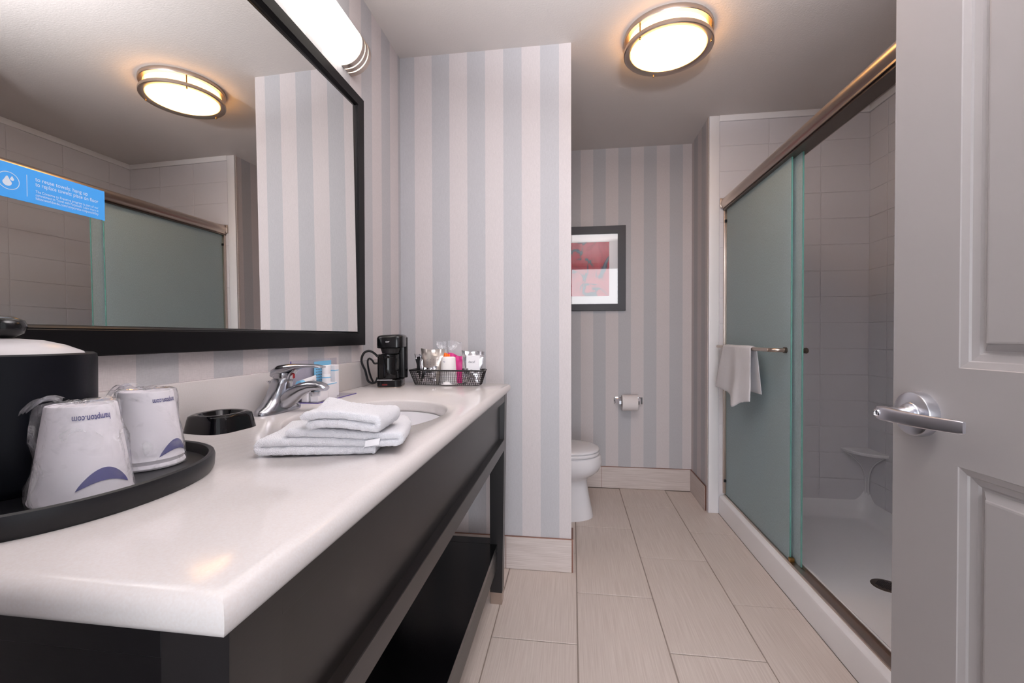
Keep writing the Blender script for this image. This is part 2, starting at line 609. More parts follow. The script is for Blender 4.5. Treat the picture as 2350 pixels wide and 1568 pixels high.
baseboard('baseboard_partition', (-0.82, -0.62, -0.31, -0.004),
          lambda mb, a, b, d0, d1, z0, z1: mb.box(a, b, YP - d1, YP - d0, z0, z1, 0.0007, 1))
baseboard('baseboard_partition_end', (YP - 0.008, YP + 0.12),
          lambda mb, a, b, d0, d1, z0, z1: mb.box(-0.006 + d0, -0.006 + d1, a, b, z0, z1, 0.0007, 1))
baseboard('baseboard_back', (-0.62, -0.41, 0.205, 0.822),
          lambda mb, a, b, d0, d1, z0, z1: mb.box(a, b, YB - d1, YB - d0, z0, z1, 0.0007, 1))
baseboard('baseboard_right', (2.86, YB - 0.0105),
          lambda mb, a, b, d0, d1, z0, z1: mb.box(0.822 - d1, 0.822 - d0, a, b, z0, z1, 0.0007, 1))
baseboard('baseboard_left', (0.06, 0.67, 1.28, 1.89, YP - 0.0105),
          lambda mb, a, b, d0, d1, z0, z1: mb.box(XL + d0, XL + d1, a, b, z0, z1, 0.0007, 1))

# ------------------------------------------------------------------ shower surround
YS, XS = 2.832, 1.715
rows = [0.243 + 0.1532 * k for k in range(-1, 14)] + [2.385]
rows[0] = 0.118


def tiled_wall(name, box, cuts, place):
    w = struct(box, name, 'acrylic_wall')
    for a, b in zip(cuts[:-1], cuts[1:]):
        for z0, z1 in zip(rows[:-1], rows[1:]):
            place(MB(), a + 0.0016, b - 0.0016, z0 + 0.0016, z1 - 0.0016).build('tile', 'acrylic_wall', w)
    return w


ws = tiled_wall('wall_shower_back', MB().box(0.825, 1.80, YS, 2.852, 0, ZC), (0.885, 1.164, 1.451, XS),
                lambda mb, a, b, z0, z1: mb.box(a, b, YS - 0.0026, YS, z0, z1, 0.0014, 1))
MB().box(0.824, 0.882, YS - 0.006, YS, 0.0, ZC, 0.002).build('flange', 'acrylic_white', ws)
MB().box(0.882, XS, YS - 0.011, YS, 2.384, ZC, 0.002).build('top_band', 'acrylic_white', ws)
cuts = [YS - 0.151 - 0.287 * k for k in range(5)]
cuts = [1.31] + cuts[::-1] + [YS]
wr = tiled_wall('wall_shower_side', MB().box(XS, 1.80, 1.31, YS, 0, ZC), cuts,
                lambda mb, a, b, z0, z1: mb.box(XS - 0.0026, XS, a, b, z0, z1, 0.0014, 1))
MB().box(XS - 0.011, XS, 1.31, YS - 0.011, 2.384, ZC, 0.002).build('top_band', 'acrylic_white', wr)
struct(MB().box(0.90, XS, 1.30, 1.3115, 0, ZC), 'wall_shower_front', 'acrylic_wall')

# shower pan: curb, coved floor, drain
pan = thing('shower_pan', 'white acrylic shower pan with raised curb beside the tiled floor', 'shower pan', (1.3, 2.07, 0))
x0, x1, y0, y1 = 0.972, XS - 0.002, 1.313, YS - 0.002
NX, NY = 34, 60
DR = (1.315, 2.045)


def pan_z(x, y):
    d = min(x - x0, x1 - x, y - y0, y1 - y)
    # round the far corners
    for cx, sx in ((x0, 1), (x1, -1)):
        for cy, sy in ((y0, 1), (y1, -1)):
            ux, uy = (x - cx) * sx, (y - cy) * sy
            if ux < 0.08 and uy < 0.08:
                d = min(d, 0.08 - sqrt((0.08 - ux) ** 2 + (0.08 - uy) ** 2))
    wall = 0.075
    h = 0.0
    if d < wall:
        t = max(0.0, 1 - d / wall)
        h = 0.082 * t ** 2.2
    r = sqrt((x - DR[0]) ** 2 + (y - DR[1]) ** 2)
    return 0.027 + min(0.012, r * 0.02) + h


vs, fs = [], []
gx = [x0 + (x1 - x0) * (0.5 - 0.5 * cos(pi * i / NX)) for i in range(NX + 1)]
gy = [y0 + (y1 - y0) * (0.5 - 0.5 * cos(pi * j / NY)) for j in range(NY + 1)]
for x in gx:
    for y in gy:
        vs.append((x, y, pan_z(x, y)))
for i in range(NX):
    for j in range(NY):
        a = i * (NY + 1) + j
        fs.append((a, a + NY + 1, a + NY + 2, a + 1))
MB().add(vs, fs).build('pan_floor', 'acrylic_white', pan, angle=60)
cp = [(0.886, 0.0), (0.886, 0.095), (0.888, 0.104), (0.894, 0.110), (0.902, 0.113), (0.945, 0.113), (0.958, 0.113),
      (0.966, 0.118), (0.972, 0.118), (0.976, 0.112), (0.976, 0.0)]
MB().prism(cp, 1.312, 2.826, lambda u, v, h: (u, h, v)).build('curb', 'acrylic_white', pan, angle=30)
dr = MB().lathe([(0.056, 0.0), (0.056, 0.004), (0.050, 0.0055), (0.0, 0.0055)], (DR[0], DR[1], 0.025), 40).build('drain', 'nickel_dark', pan)
gm = MB()
for i in range(-4, 5):
    for j in range(-4, 5):
        if i * i + j * j < 18:
            gm.box(DR[0] + i * 0.009 - 0.003, DR[0] + i * 0.009 + 0.003, DR[1] + j * 0.009 - 0.003, DR[1] + j * 0.009 + 0.003, 0.0306, 0.0311)
gm.build('drain_hole', 'black_matte', dr, smooth=False, kind='stuff')

# corner shelf with tapering bracket
cs = thing('corner_shelf', 'white moulded corner shelf on tapering bracket inside the shower', 'shelf', (XS - 0.04, YS - 0.04, 0.118))
q = 0.0022


def shelf_outline(r, ry):
    pts = [(XS - q, YS - q)]
    for i in range(13):
        a = radians(90 * i / 12)
        c, s_ = cos(a) ** 0.9 if i < 12 else 0, sin(a) ** 0.9
        pts.append((XS - q - r * c, YS - q - ry * s_))
    return pts


mb = MB()
mb.loft([[(x, y, 0.412) for x, y in shelf_outline(0.140, 0.172)], [(x, y, 0.424) for x, y in shelf_outline(0.144, 0.176)],
         [(x, y, 0.428) for x, y in shelf_outline(0.142, 0.174)]])
mb.build('shelf_plate', 'acrylic_white', cs)
mb = MB()
rings = []
for k in range(25):
    t = k / 24
    z = 0.412 - (0.412 - 0.12) * t
    w = 0.015 + 0.119 * max(0.0, 1 - t / 0.66) ** 2.6
    rings.append([(XS - q, YS - q, z), (XS - q - w, YS - q, z), (XS - q - w, YS - q - 0.006, z),
                  (XS - q - 0.5 * w - 0.004, YS - q - 0.5 * w * 0.9 - 0.004, z), (XS - q - 0.006, YS - q - w * 1.2, z), (XS - q, YS - q - w * 1.2, z)])
mb.loft(rings)
mb.build('bracket', 'acrylic_wall', cs)
for i_ in (2, 4):
    MB().tube([r_[i_] for r_ in rings], 0.0042, 8).build('rib', 'acrylic_white', cs)

# ------------------------------------------------------------------ shower door
sd = thing('shower_door', 'sliding rain-glass shower door with brushed nickel header and track', 'shower door', (0.93, 2.07, 0.113))
YD0, YD1 = 1.312, 2.826
hp = [(0.897, 1.862), (0.892, 1.868), (0.8885, 1.876), (0.887, 1.888), (0.889, 1.900), (0.894, 1.909), (0.902, 1.915), (0.915, 1.918),
      (0.95, 1.918), (0.968, 1.912), (0.972, 1.90), (0.972, 1.848), (0.968, 1.848), (0.966, 1.878), (0.902, 1.878), (0.902, 1.855), (0.897, 1.855)]
MB().prism(hp, YD0, YD1, lambda u, v, h: (u, h, v)).build('header', 'nickel', sd, angle=30)
MB().box(0.904, 0.964, YD0, YD1, 1.846, 1.876).build('header_channel', 'nickel_dark', sd)
MB().box(0.884, 0.974, YD1 - 0.010, YD1 - 0.001, 1.860, 1.920, 0.0045, 3).build('end_cap', 'nickel', sd)
tp = [(0.912, 0.1135), (0.912, 0.119), (0.915, 0.122), (0.936, 0.122), (0.938, 0.117), (0.949, 0.117), (0.950, 0.129), (0.954, 0.129), (0.956, 0.1135)]
MB().prism(tp, YD0, YD1, lambda u, v, h: (u, h, v)).build('track', 'nickel', sd, angle=30)
MB().box(0.906, 0.946, YD1 - 0.016, YD1, 0.13, 1.858, 0.002).build('jamb', 'nickel', sd)
pane1 = MB().box(0.921, 0.927, 2.022, 2.808, 0.124, 1.862).build('pane', 'glass', sd, smooth=False)
MB().box(0.9209, 0.9271, 2.0195, 2.0219, 0.124, 1.862).build('cut_edge', 'glass_edge', pane1)
MB().box(0.9209, 0.9271, 2.808, 2.8095, 0.124, 1.862).build('cut_edge', 'glass_edge', pane1)
pane2 = MB().box(0.941, 0.947, 1.972, 2.79, 0.120, 1.862).build('pane', 'glass', sd, smooth=False)
MB().box(0.9409, 0.9471, 1.9695, 1.9719, 0.120, 1.862).build('cut_edge', 'glass_edge', pane2)
MB().box(0.914, 0.934, 2.003, 2.018, 0.122, 0.140, 0.002).build('guide', 'brass', sd)
zb = 1.0235
bar = [(0.917, 2.785, zb), (0.895, 2.783, zb), (0.875, 2.776, zb), (0.863, 2.755, zb), (0.860, 2.72, zb), (0.860, 2.14, zb), (0.862, 2.098, zb), (0.870, 2.072, zb), (0.886, 2.060, zb), (0.905, 2.057, zb), (0.9205, 2.057, zb)]
tb = MB().tube(smooth_path(bar, 5), 0.0088, 14).build('towel_bar', 'nickel', sd)
MB().cyl((0.9205, 2.057, zb), (0.909, 2.057, zb), 0.0125, 20).build('mount', 'nickel_dark', tb)
MB().cyl((0.9205, 2.785, zb), (0.909, 2.785, zb), 0.0125, 20).build('mount', 'nickel_dark', tb)
MB().lathe([(0.006, 0.0), (0.006, 0.012), (0.0115, 0.014), (0.0125, 0.022), (0.010, 0.026), (0, 0.026)], (0.947, 1.990, zb), 20, True, False, 'x').build('knob', 'nickel_dark', sd)
for z in (0.2, 1.77):
    MB().box(0.907, 0.921, YD1 - 0.024, YD1 - 0.016, z, z + 0.016, 0.002).build('bumper', 'black_matte', sd)

# ------------------------------------------------------------------ open door on the right
P0 = Vector((0.665, 1.02, 0.0))
VD = Vector((-0.0738, 0.9973, 0.0)).normalized()
ND = Vector((VD.y, -VD.x, 0.0))          # away from the camera side


def dpt(s_, z, off):
    """s_ metres from latch edge towards the hinge, off = proud of the visible face"""
    p = P0 - VD * s_ - ND * off
    return (p.x, p.y, z)


DW, DT, DZ0, DZ1 = 0.905, 0.035, 0.008, 2.04
P_LO, P_HI = (0.240, 0.854), (1.028, 1.90)
PS0, PS1 = 0.1435, DW - 0.1435
mb = MB()
ss = [0, PS0, PS1, DW]
zz = [DZ0, P_LO[0], P_LO[1], P_HI[0], P_HI[1], DZ1]
for i in range(3):
    for j in range(5):
        if i == 1 and j in (1, 3):
            continue
        q4 = [(ss[i], zz[j]), (ss[i + 1], zz[j]), (ss[i + 1], zz[j + 1]), (ss[i], zz[j + 1])]
        mb.add([dpt(a, b, 0) for a, b in q4], [(0, 1, 2, 3)])
bk = [(0, DZ0), (DW, DZ0), (DW, DZ1), (0, DZ1)]
mb.add([dpt(a, b, 0) for a, b in bk] + [dpt(a, b, -DT) for a, b in bk],
       [(4, 5, 6, 7), (0, 1, 5, 4), (1, 2, 6, 5), (2, 3, 7, 6), (3, 0, 4, 7)])
bmn = bmesh.new()
for v in mb.v:
    bmn.verts.new(v)
bmn.verts.ensure_lookup_table()
for f in mb.f:
    bmn.faces.new([bmn.verts[i] for i in f])
bmesh.ops.remove_doubles(bmn, verts=bmn.verts[:], dist=1e-5)
bmesh.ops.recalc_face_normals(bmn, faces=bmn.faces[:])
door = MB().bm(bmn).build('door_1', 'door', kind='structure', angle=20)
for z0, z1 in (P_LO, P_HI):
    mb = MB()
    prof = [(0.0, 0.0), (0.0015, -0.0015), (0.012, -0.0052), (0.0138, -0.0085), (0.0245, -0.0115), (0.028, -0.0145), (0.0315, -0.0145),
            (0.0430, -0.0065), (0.0445, -0.0035), (0.0475, -0.0030)]
    rings = [[dpt(PS0 + d, z0 + d, o), dpt(PS1 - d, z0 + d, o), dpt(PS1 - d, z1 - d, o), dpt(PS0 + d, z1 - d, o)] for d, o in prof]
    for r0, r1 in zip(rings[:-1], rings[1:]):
        for i in range(4):
            mb.add([r0[i], r0[(i + 1) % 4], r1[(i + 1) % 4], r1[i]], [(0, 1, 2, 3)])
    mb.add(rings[-1], [(0, 1, 2, 3)])
    mb.build('panel', 'door', door, smooth=False)
# lever handle
HC = (0.068, 0.934)


def lathe_door(prof, c, n=48):
    rings = [[dpt(c[0] + r * cos(2 * pi * i / n), c[1] + r * sin(2 * pi * i / n), o) for i in range(n)] for r, o in prof]
    return rings


mb = MB()
mb.loft(lathe_door([(0.0425, 0.0), (0.0425, 0.017), (0.0415, 0.0195), (0.0395, 0.0205), (0.022, 0.0215), (0.021, 0.023), (0.0, 0.023)], HC), True, False)
rose = mb.build('door_handle', 'steel', door, angle=25)
MB().loft(lathe_door([(0.019, 0.0225), (0.019, 0.028), (0.014, 0.031), (0.0125, 0.034), (0.0125, 0.060), (0.0125, 0.062)], HC)).build('neck', 'steel', rose, angle=25)
lv = [(0.052, 0.934, 0.064, 0.0105, 0.0085), (0.062, 0.934, 0.066, 0.0115, 0.0100), (0.080, 0.934, 0.0675, 0.0112, 0.0080), (0.105, 0.9335, 0.0675, 0.0108, 0.0060), (0.135, 0.9335, 0.066, 0.0104, 0.0048),
      (0.165, 0.934, 0.0625, 0.0100, 0.0042), (0.192, 0.935, 0.0575, 0.0096, 0.0038), (0.208, 0.9355, 0.0535, 0.0092, 0.0034), (0.2125, 0.9358, 0.0525, 0.0084, 0.0026)]
rings = []
for s_, z, o, hz, ho in lv:
    rings.append([dpt(s_, z + b, o + a) for a, b in [(p[1], p[0]) for p in superellipse(hz * 1.18, ho, 5, 28)]])
MB().loft(rings).build('lever', 'satin', rose, angle=35)
rings = lathe_door([(0.0078, 0.070), (0.0078, 0.0765), (0.0065, 0.0775), (0.0052, 0.0765), (0.0045, 0.0745), (0.0, 0.0745)], (0.0585, 0.934), 28)
kc = MB().loft(rings, True, False).build('lock_cylinder', 'chrome', rose)
mb = MB()
mb.loft([[dpt(0.0585 + a, 0.934 + b, o) for a, b in ((-.0006, -.0033), (.0006, -.0033), (.0006, .0033), (-.0006, .0033))] for o in (0.0744, 0.0752)])
mb.build('keyway', 'black_matte', rose)

# ================================================================== VANITY
va = thing('vanity', 'dark espresso vanity stand with open black lower shelf and nickel-tipped legs', 'vanity', (-0.53, 1.04, 0))
VX0, VX1, VY0, VY1, VZ = -0.80, -0.27, 0.313, 1.80, 0.8585


def leg(xa, xb, ya, yb, taper):
    mb = MB()
    r = []
    for z, t in ((0.048, 1.0), (0.45, 0.45), (VZ, 0.0)):
        dx = taper * t
        r.append([(xa, ya, z), (xb - dx, ya, z), (xb - dx, yb - abs(dx) * .6, z), (xa, yb - abs(dx) * .6, z)])
    mb.loft(r)
    l = mb.build('leg', 'espresso_lit', va, smooth=False)
    MB().box(xa + .0006, xb - taper - .0006, ya + .0006, yb - abs(taper) * .6 - .0006, 0.0, 0.048, 0.0008, 1).build('foot_cap', 'nickel', l)
    return l


leg(-0.332, VX1, VY0, 0.378, 0.013)
leg(-0.332, VX1, 1.745, VY1, 0.013)
leg(VX0, -0.738, VY0, 0.378, 0.0)
leg(VX0, -0.738, 1.745, VY1, 0.0)
MB().box(-0.30, -0.2712, 0.3785, 1.7445, 0.8235, VZ, 0.0006, 1).build('top_rail', 'espresso_lit', va)
MB().box(-0.304, -0.291, 0.3785, 1.7445, 0.672, 0.8235).build('front_panel', 'espresso_lit', va)
MB().box(-0.332, -0.271, 0.3785, 1.7445, 0.629, 0.6725, 0.0012, 1).build('bottom_rail', 'espresso_lit', va)
MB().box(-0.738, -0.333, VY0 + .001, VY0 + 0.03, 0.8235, VZ, 0.0006, 1).build('side_rail', 'espresso', va)
MB().box(-0.738, -0.333, VY0 + .006, VY0 + 0.02, 0.672, 0.8235).build('side_panel', 'espresso', va)
MB().box(-0.738, -0.333, VY0 + .001, VY0 + 0.05, 0.629, 0.6725, 0.0012, 1).build('side_rail', 'espresso', va)
MB().box(-0.738, -0.333, VY1 - 0.03, VY1 - .001, 0.672, VZ).build('side_panel', 'espresso', va)
MB().box(VX0, -0.302, 0.379, 1.7445, 0.222, 0.245, 0.001, 1).build('shelf_board', 'shelf', va)
MB().box(-0.737, -0.333, 1.7445, 1.7995, 0.222, 0.245, 0.001, 1).build('shelf_board', 'shelf', va)
MB().box(-0.325, -0.304, 0.379, 1.7445, 0.148, 0.2205, 0.001, 1).build('shelf_rail', 'espresso_lit', va)

# counter top with bullnose edge and oval sink cut-out
ct = thing('countertop', 'glossy off-white quartz vanity top with rounded edge and oval sink cut-out', 'countertop', (-0.53, 1.03, 0.859))
CX0, CX1, CY0, CY1, CZ0, CZ1 = XL, -0.250, 0.285, 1.776, 0.859, 0.894
SKC, SKA = (-0.497, 1.04), (0.178, 0.235)
r = (CZ1 - CZ0) / 2
angs = [2 * pi * i / 96 for i in range(96)]
bx0, bx1, by0, by1 = CX0, CX1 - r, CY0 + r, CY1 - r
for cx, cy in ((bx0, by0), (bx1, by0), (bx1, by1), (bx0, by1)):
    a = atan2(cy - SKC[1], cx - SKC[0]) % (2 * pi)
    k = min(range(len(angs)), key=lambda i: abs(angs[i] - a))
    angs[k] = a
angs.sort()


def rect_hit(a):
    dx, dy = cos(a), sin(a)
    ts = []
    if dx > 1e-9: ts.append((bx1 - SKC[0]) / dx)
    if dx < -1e-9: ts.append((bx0 - SKC[0]) / dx)
    if dy > 1e-9: ts.append((by1 - SKC[1]) / dy)
    if dy < -1e-9: ts.append((by0 - SKC[1]) / dy)
    t = min(t for t in ts if t > 0)
    return SKC[0] + dx * t, SKC[1] + dy * t


def grow(p, d):
    x, y = p
    return (x if x < bx0 + 1e-6 else (x + d if x > bx1 - 1e-6 else x),
            y - d if y < by0 + 1e-6 else (y + d if y > by1 - 1e-6 else y))


base_r = [rect_hit(a) for a in angs]
ell = []
for a in angs:
    k = 1 / sqrt((cos(a) / SKA[0]) ** 2 + (sin(a) / SKA[1]) ** 2)
    ell.append((k * cos(a), k * sin(a)))
rings = []
for d, z in ((0.004, CZ0), (0.0, CZ0 + 0.005), (0.0, CZ1 - 0.006), (0.002, CZ1 - 0.002), (0.005, CZ1)):
    kx = 1 + d / 0.2
    rings.append([(SKC[0] + x * kx, SKC[1] + y * kx, z) for x, y in ell])
for k in range(9):
    t = pi / 2 - pi * k / 8
    rings.append([(*grow(p, r * cos(t)), (CZ0 + CZ1) / 2 + r * sin(t)) for p in base_r])
mb = MB().loft(rings, False, False)
mb.add([p for p in rings[-1]] + [p for p in rings[0]], [(i, (i + 1) % 96, 96 + (i + 1) % 96, 96 + i) for i in range(96)])
mb.build('top', 'quartz', ct, angle=40)
bs = MB().box(XL, -0.80, CY0 + 0.004, CY1 - 0.004, CZ1, 0.991, 0.002).build('backsplash', 'quartz')
tag(bs, 'low off-white quartz backsplash strip along the wall behind the vanity top', 'backsplash')

# undermount sink
sk = thing('sink', 'white oval undermount basin set in the vanity top', 'sink', (SKC[0], SKC[1], 0.72))
mb = MB()
prof = [(1.03, 0.8585), (1.0, 0.8585), (0.985, 0.84), (0.95, 0.81), (0.86, 0.77), (0.68, 0.742), (0.40, 0.728), (0.09, 0.724), (0.0, 0.722)]
mb.loft([[(SKC[0] + SKA[0] * k * cos(a), SKC[1] + SKA[1] * k * sin(a), z) for a in [2 * pi * i / 64 for i in range(64)]] for k, z in prof], False, False)
mb.build('basin', 'porcelain', sk, angle=60)
MB().lathe([(0.024, 0.0), (0.022, 0.004), (0.0, 0.003)], (SKC[0], SKC[1], 0.7235), 24, False, False).build('sink_drain', 'chrome', sk)

# ------------------------------------------------------------------ faucet
fy = 1.04
fa = thing('faucet', 'brushed chrome single-lever faucet behind the sink', 'faucet', (-0.75, fy, CZ1))
mb = MB()
rings = []
for z, hl, hw, cx in ((0.0, 0.080, 0.030, -0.752), (0.006, 0.080, 0.030, -0.752), (0.012, 0.074, 0.028, -0.752), (0.020, 0.058, 0.027, -0.752),
                      (0.030, 0.044, 0.027, -0.7515), (0.042, 0.034, 0.0265, -0.750), (0.056, 0.029, 0.0255, -0.747), (0.072, 0.0265, 0.0245, -0.742),
                      (0.084, 0.0255, 0.0240, -0.7385), (0.086, 0.0240, 0.0225, -0.738)):
    rings.append([(cx + a, fy + b, CZ1 + z) for a, b in superellipse(hw, hl, 2.3, 40)])
mb.loft(rings)
mb.build('body', 'faucet_metal', fa, angle=50)
sp_ = [(-0.742, 0.020, 0.026, 0.020), (-0.722, 0.034, 0.025, 0.021), (-0.702, 0.049, 0.023, 0.019), (-0.682, 0.060, 0.021, 0.016),
       (-0.660, 0.0665, 0.0195, 0.0135), (-0.640, 0.067, 0.0185, 0.0115), (-0.625, 0.0635, 0.0165, 0.0095), (-0.618, 0.0605, 0.0125, 0.006)]
rings = []
for i, (x, z, hw, hh) in enumerate(sp_):
    a, b = sp_[max(i - 1, 0)], sp_[min(i + 1, len(sp_) - 1)]
    t = Vector((b[0] - a[0], 0, b[1] - a[1])).normalized()
    nrm = Vector((-t.z, 0, t.x))
    rings.append([Vector((x, fy, CZ1 + z)) + nrm * (hh * v) + Vector((0, hw * u, 0)) for u, v in superellipse(1, 1, 2.6, 28)])
MB().loft(rings).build('spout', 'faucet_metal', fa, angle=50)
MB().lathe([(0.0, 0), (0.0105, 0), (0.0115, 0.002), (0.0115, 0.012), (0.0, 0.012)], (-0.648, fy, CZ1 + 0.041), 24).build('aerator', 'steel', fa)
hd = [(-0.756, 0.091, 0.022, 0.010), (-0.752, 0.099, 0.0245, 0.0135), (-0.738, 0.106, 0.0245, 0.0150), (-0.715, 0.1125, 0.0215, 0.0105), (-0.692, 0.1165, 0.019, 0.0068),
      (-0.668, 0.118, 0.0175, 0.0048), (-0.645, 0.1175, 0.0165, 0.0036), (-0.630, 0.1155, 0.0145, 0.0028), (-0.626, 0.1148, 0.0105, 0.0018)]
rings = []
for i, (x, z, hw, hh) in enumerate(hd):
    a, b = hd[max(i - 1, 0)], hd[min(i + 1, len(hd) - 1)]
    t = Vector((b[0] - a[0], 0, b[1] - a[1])).normalized()
    nrm = Vector((-t.z, 0, t.x))
    rings.append([Vector((x, fy, CZ1 + z)) + nrm * (hh * v) + Vector((0, hw * u, 0)) for u, v in superellipse(1, 1, 2.6, 28)])
mb = MB().loft(rings)
mb.loft([[(-0.7375 + a, fy + b, CZ1 + z) for a, b in superellipse(w, w * 1.02, 2.2, 32)] for z, w in ((0.087, 0.0225), (0.092, 0.0238), (0.100, 0.0235))])
# handle skirt that sweeps down in front of the column
sk2 = [(-0.700, 0.108, 0.014, 0.0040), (-0.710, 0.100, 0.0145, 0.0045), (-0.7165, 0.090, 0.0140, 0.0045), (-0.7185, 0.083, 0.0120, 0.0035)]
rings = [[Vector((x + hh * v, fy + hw * u, CZ1 + z)) for u, v in superellipse(1, 1, 2.6, 20)] for x, z, hw, hh in sk2]
mb.loft(rings)
lever_ = mb.build('lever_handle', 'faucet_metal', fa, angle=50)
MB().box(-0.7075, -0.7045, fy - 0.006, fy + 0.001, CZ1 + 0.086, CZ1 + 0.098, 0.0008, 1).build('temperature_mark', 'red', fa)
mb = MB().cyl((-0.7835, fy + 0.012, CZ1 + 0.0), (-0.7835, fy + 0.012, CZ1 + 0.068), 0.0026, 12)
mb.lathe([(0.0, 0), (0.003, 0), (0.0038, 0.004), (0.0085, 0.0085), (0.0085, 0.0105), (0.0, 0.012)], (-0.7835, fy + 0.012, CZ1 + 0.067), 20)
mb.build('lift_rod', 'chrome', fa)

# ------------------------------------------------------------------ mirror
mi = thing('wall_mirror', 'large wall mirror in wide black frame above the vanity', 'mirror', (-0.81, 1.0, 1.054))
MF = -0.795
my0, my1, mz0, mz1 = 0.36, 1.613, 1.054, 1.995
iy0, iy1, iz0, iz1 = 0.415, 1.558, 1.106, 1.950


def frame_bar(poly):
    """poly: 2-D (y, z) quad on the wall; moulded bar with a stepped inner lip"""
    mb = MB()
    o1, o2, i2, i1 = poly
    def P(y, z, x): return (x, y, z)
    def mixp(a, b, t): return (a[0] + (b[0] - a[0]) * t, a[1] + (b[1] - a[1]) * t)
    secs = []
    for o, i in ((o1, i1), (o2, i2)):
        secs.append([P(*o, XL + .0005), P(*o, MF - 0.002), P(*mixp(o, i, 0.04), MF), P(*mixp(o, i, 0.84), MF), P(*mixp(o, i, 0.87), MF - 0.004),
                     P(*mixp(o, i, 0.90), MF - 0.004), P(*mixp(o, i, 0.95), MF - 0.010), P(*i, MF - 0.013), P(*i, XL + .0005)])
    mb.loft(secs)
    return mb


O = [(my0, mz0), (my1, mz0), (my1, mz1), (my0, mz1)]
I = [(iy0, iz0), (iy1, iz0), (iy1, iz1), (iy0, iz1)]
for k in range(4):
    frame_bar([O[k], O[(k + 1) % 4], I[(k + 1) % 4], I[k]]).build('frame_bar', 'black_frame', mi, angle=20)
nm = Vector((cos(radians(-.82)) * cos(radians(.47)), sin(radians(-.82)), sin(radians(.47))))


def mx_(y, z):
    return -0.811 - (nm.y * (y - 1.0) + nm.z * (z - 1.5)) / nm.x


qs = [(iy0 - .001, iz0 - .001), (iy1 + .001, iz0 - .001), (iy1 + .001, iz1 + .001), (iy0 - .001, iz1 + .001)]
mg = MB().add([(mx_(y, z), y, z) for y, z in qs] + [(mx_(y, z) - 0.003, y, z) for y, z in qs],
              [(0, 1, 2, 3), (7, 6, 5, 4), (0, 4, 5, 1), (1, 5, 6, 2), (2, 6, 7, 3), (3, 7, 4, 0)])
mg.build('mirror_glass', 'mirror', mi, smooth=False)

# towel-reuse notice stuck to the mirror
nt_ = thing('towel_notice', 'bright blue towel-reuse notice with white lettering stuck on the mirror', 'sign', (-0.808, 0.56, 1.29))


def nf(y, z, off=0.0006):
    return (mx_(y, z) + off, y, z)


NZ0, NZ1, NY1 = 1.2905, 1.3415, 0.6705
pq = [(0.44, NZ0), (NY1, NZ0), (NY1, NZ1), (0.44, NZ1)]
MB().add([nf(y, z, .0004) for y, z in pq] + [nf(y, z, .0009) for y, z in pq],
         [(0, 1, 2, 3), (4, 5, 6, 7), (0, 4, 5, 1), (1, 5, 6, 2), (2, 6, 7, 3), (3, 7, 4, 0)]).build('card', 'blue', nt_, smooth=False)
W3 = lambda y, z: nf(y, z, 0.0011)
icy, icz = 0.5386, 1.3152
mb = MB()
N = 48
ra, rb = 0.0130, 0.0121
mb.add([W3(icy + q_ * cos(2 * pi * i / N), icz + q_ * sin(2 * pi * i / N)) for q_ in (ra, rb) for i in range(N)],
       [(i, (i + 1) % N, N + (i + 1) % N, N + i) for i in range(N)])


def drop(cy, cz, s_):
    pts = []
    for i in range(24):
        a = 2 * pi * i / 24
        rr = 1.0 if sin(a) < 0.35 else 1.0 + 0.75 * ((sin(a) - 0.35) / 0.65) ** 3
        pts.append((cy + s_ * cos(a) * (1 - 0.25 * max(0, sin(a))), cz + s_ * sin(a) * rr))
    mb.add([W3(*p) for p in pts], [tuple(range(24))])


drop(0.5370, 1.3125, 0.0054)
drop(0.5428, 1.3185, 0.0024)
mb.add([W3(0.5600, 1.2985), W3(0.5607, 1.2985), W3(0.5607, 1.3312), W3(0.5600, 1.3312)], [(0, 1, 2, 3)])
mb.build('icon', 'white_ink', nt_, smooth=False)
for body, sz, z, yend in (('to reuse towels: hang up', 0.0088, 1.3256, 0.6435), ('to replace towels: place on floor', 0.0088, 1.3178, 0.6600),
                          ('The Conserve to Preserve program is part of our', 0.0056, 1.3078, 0.6600), ('commitment to Travel with Purpose\u00ae. Learn more at', 0.0056, 1.3026, 0.6600),
                          ('hiltonworldwide.com/corporate-responsibility', 0.0060, 1.2972, 0.6600)):
    text_mesh(body, sz, lambda u, v, z=z: W3(0.5708 + u, z + v), 'white_ink', 'lettering', nt_, width=yend - 0.5708)

# ------------------------------------------------------------------ vanity light bar
vl = thing('vanity_light', 'long half-round white light bar with slotted nickel end cap over the mirror', 'lamp', (XL, 0.95, 2.06))
LC, LR = 2.131, 0.0715


def half_round(y0, y1, rr, rx, cap=False):
    rings = []
    steps = [(y0, 1), (y1, 1)]
    for y, k in steps:
        rings.append([(XL + 0.0006, y, LC - rr)] + [(XL + 0.008 + rx * cos(a), y, LC + rr * sin(a)) for a in [-pi / 2 + pi * i / 20 for i in range(21)]] + [(XL + 0.0006, y, LC + rr)])
    return MB().loft(rings)


half_round(0.43, 1.492, 0.0695, 0.0695).build('shade', 'lamp_cool', vl, angle=40)
for y0_, y1_ in ((1.492, 1.512), (1.517, 1.535), (1.540, 1.560), (0.41, 0.43), (0.386, 0.404), (0.36, 0.38)):
    half_round(y0_, y1_, LR, LR).build('end_band', 'nickel', vl, angle=40)
half_round(1.511, 1.548, 0.068, 0.068).build('slot_glow', 'lamp_cool', vl)
half_round(0.372, 0.43, 0.068, 0.068).build('slot_glow', 'lamp_cool', vl)

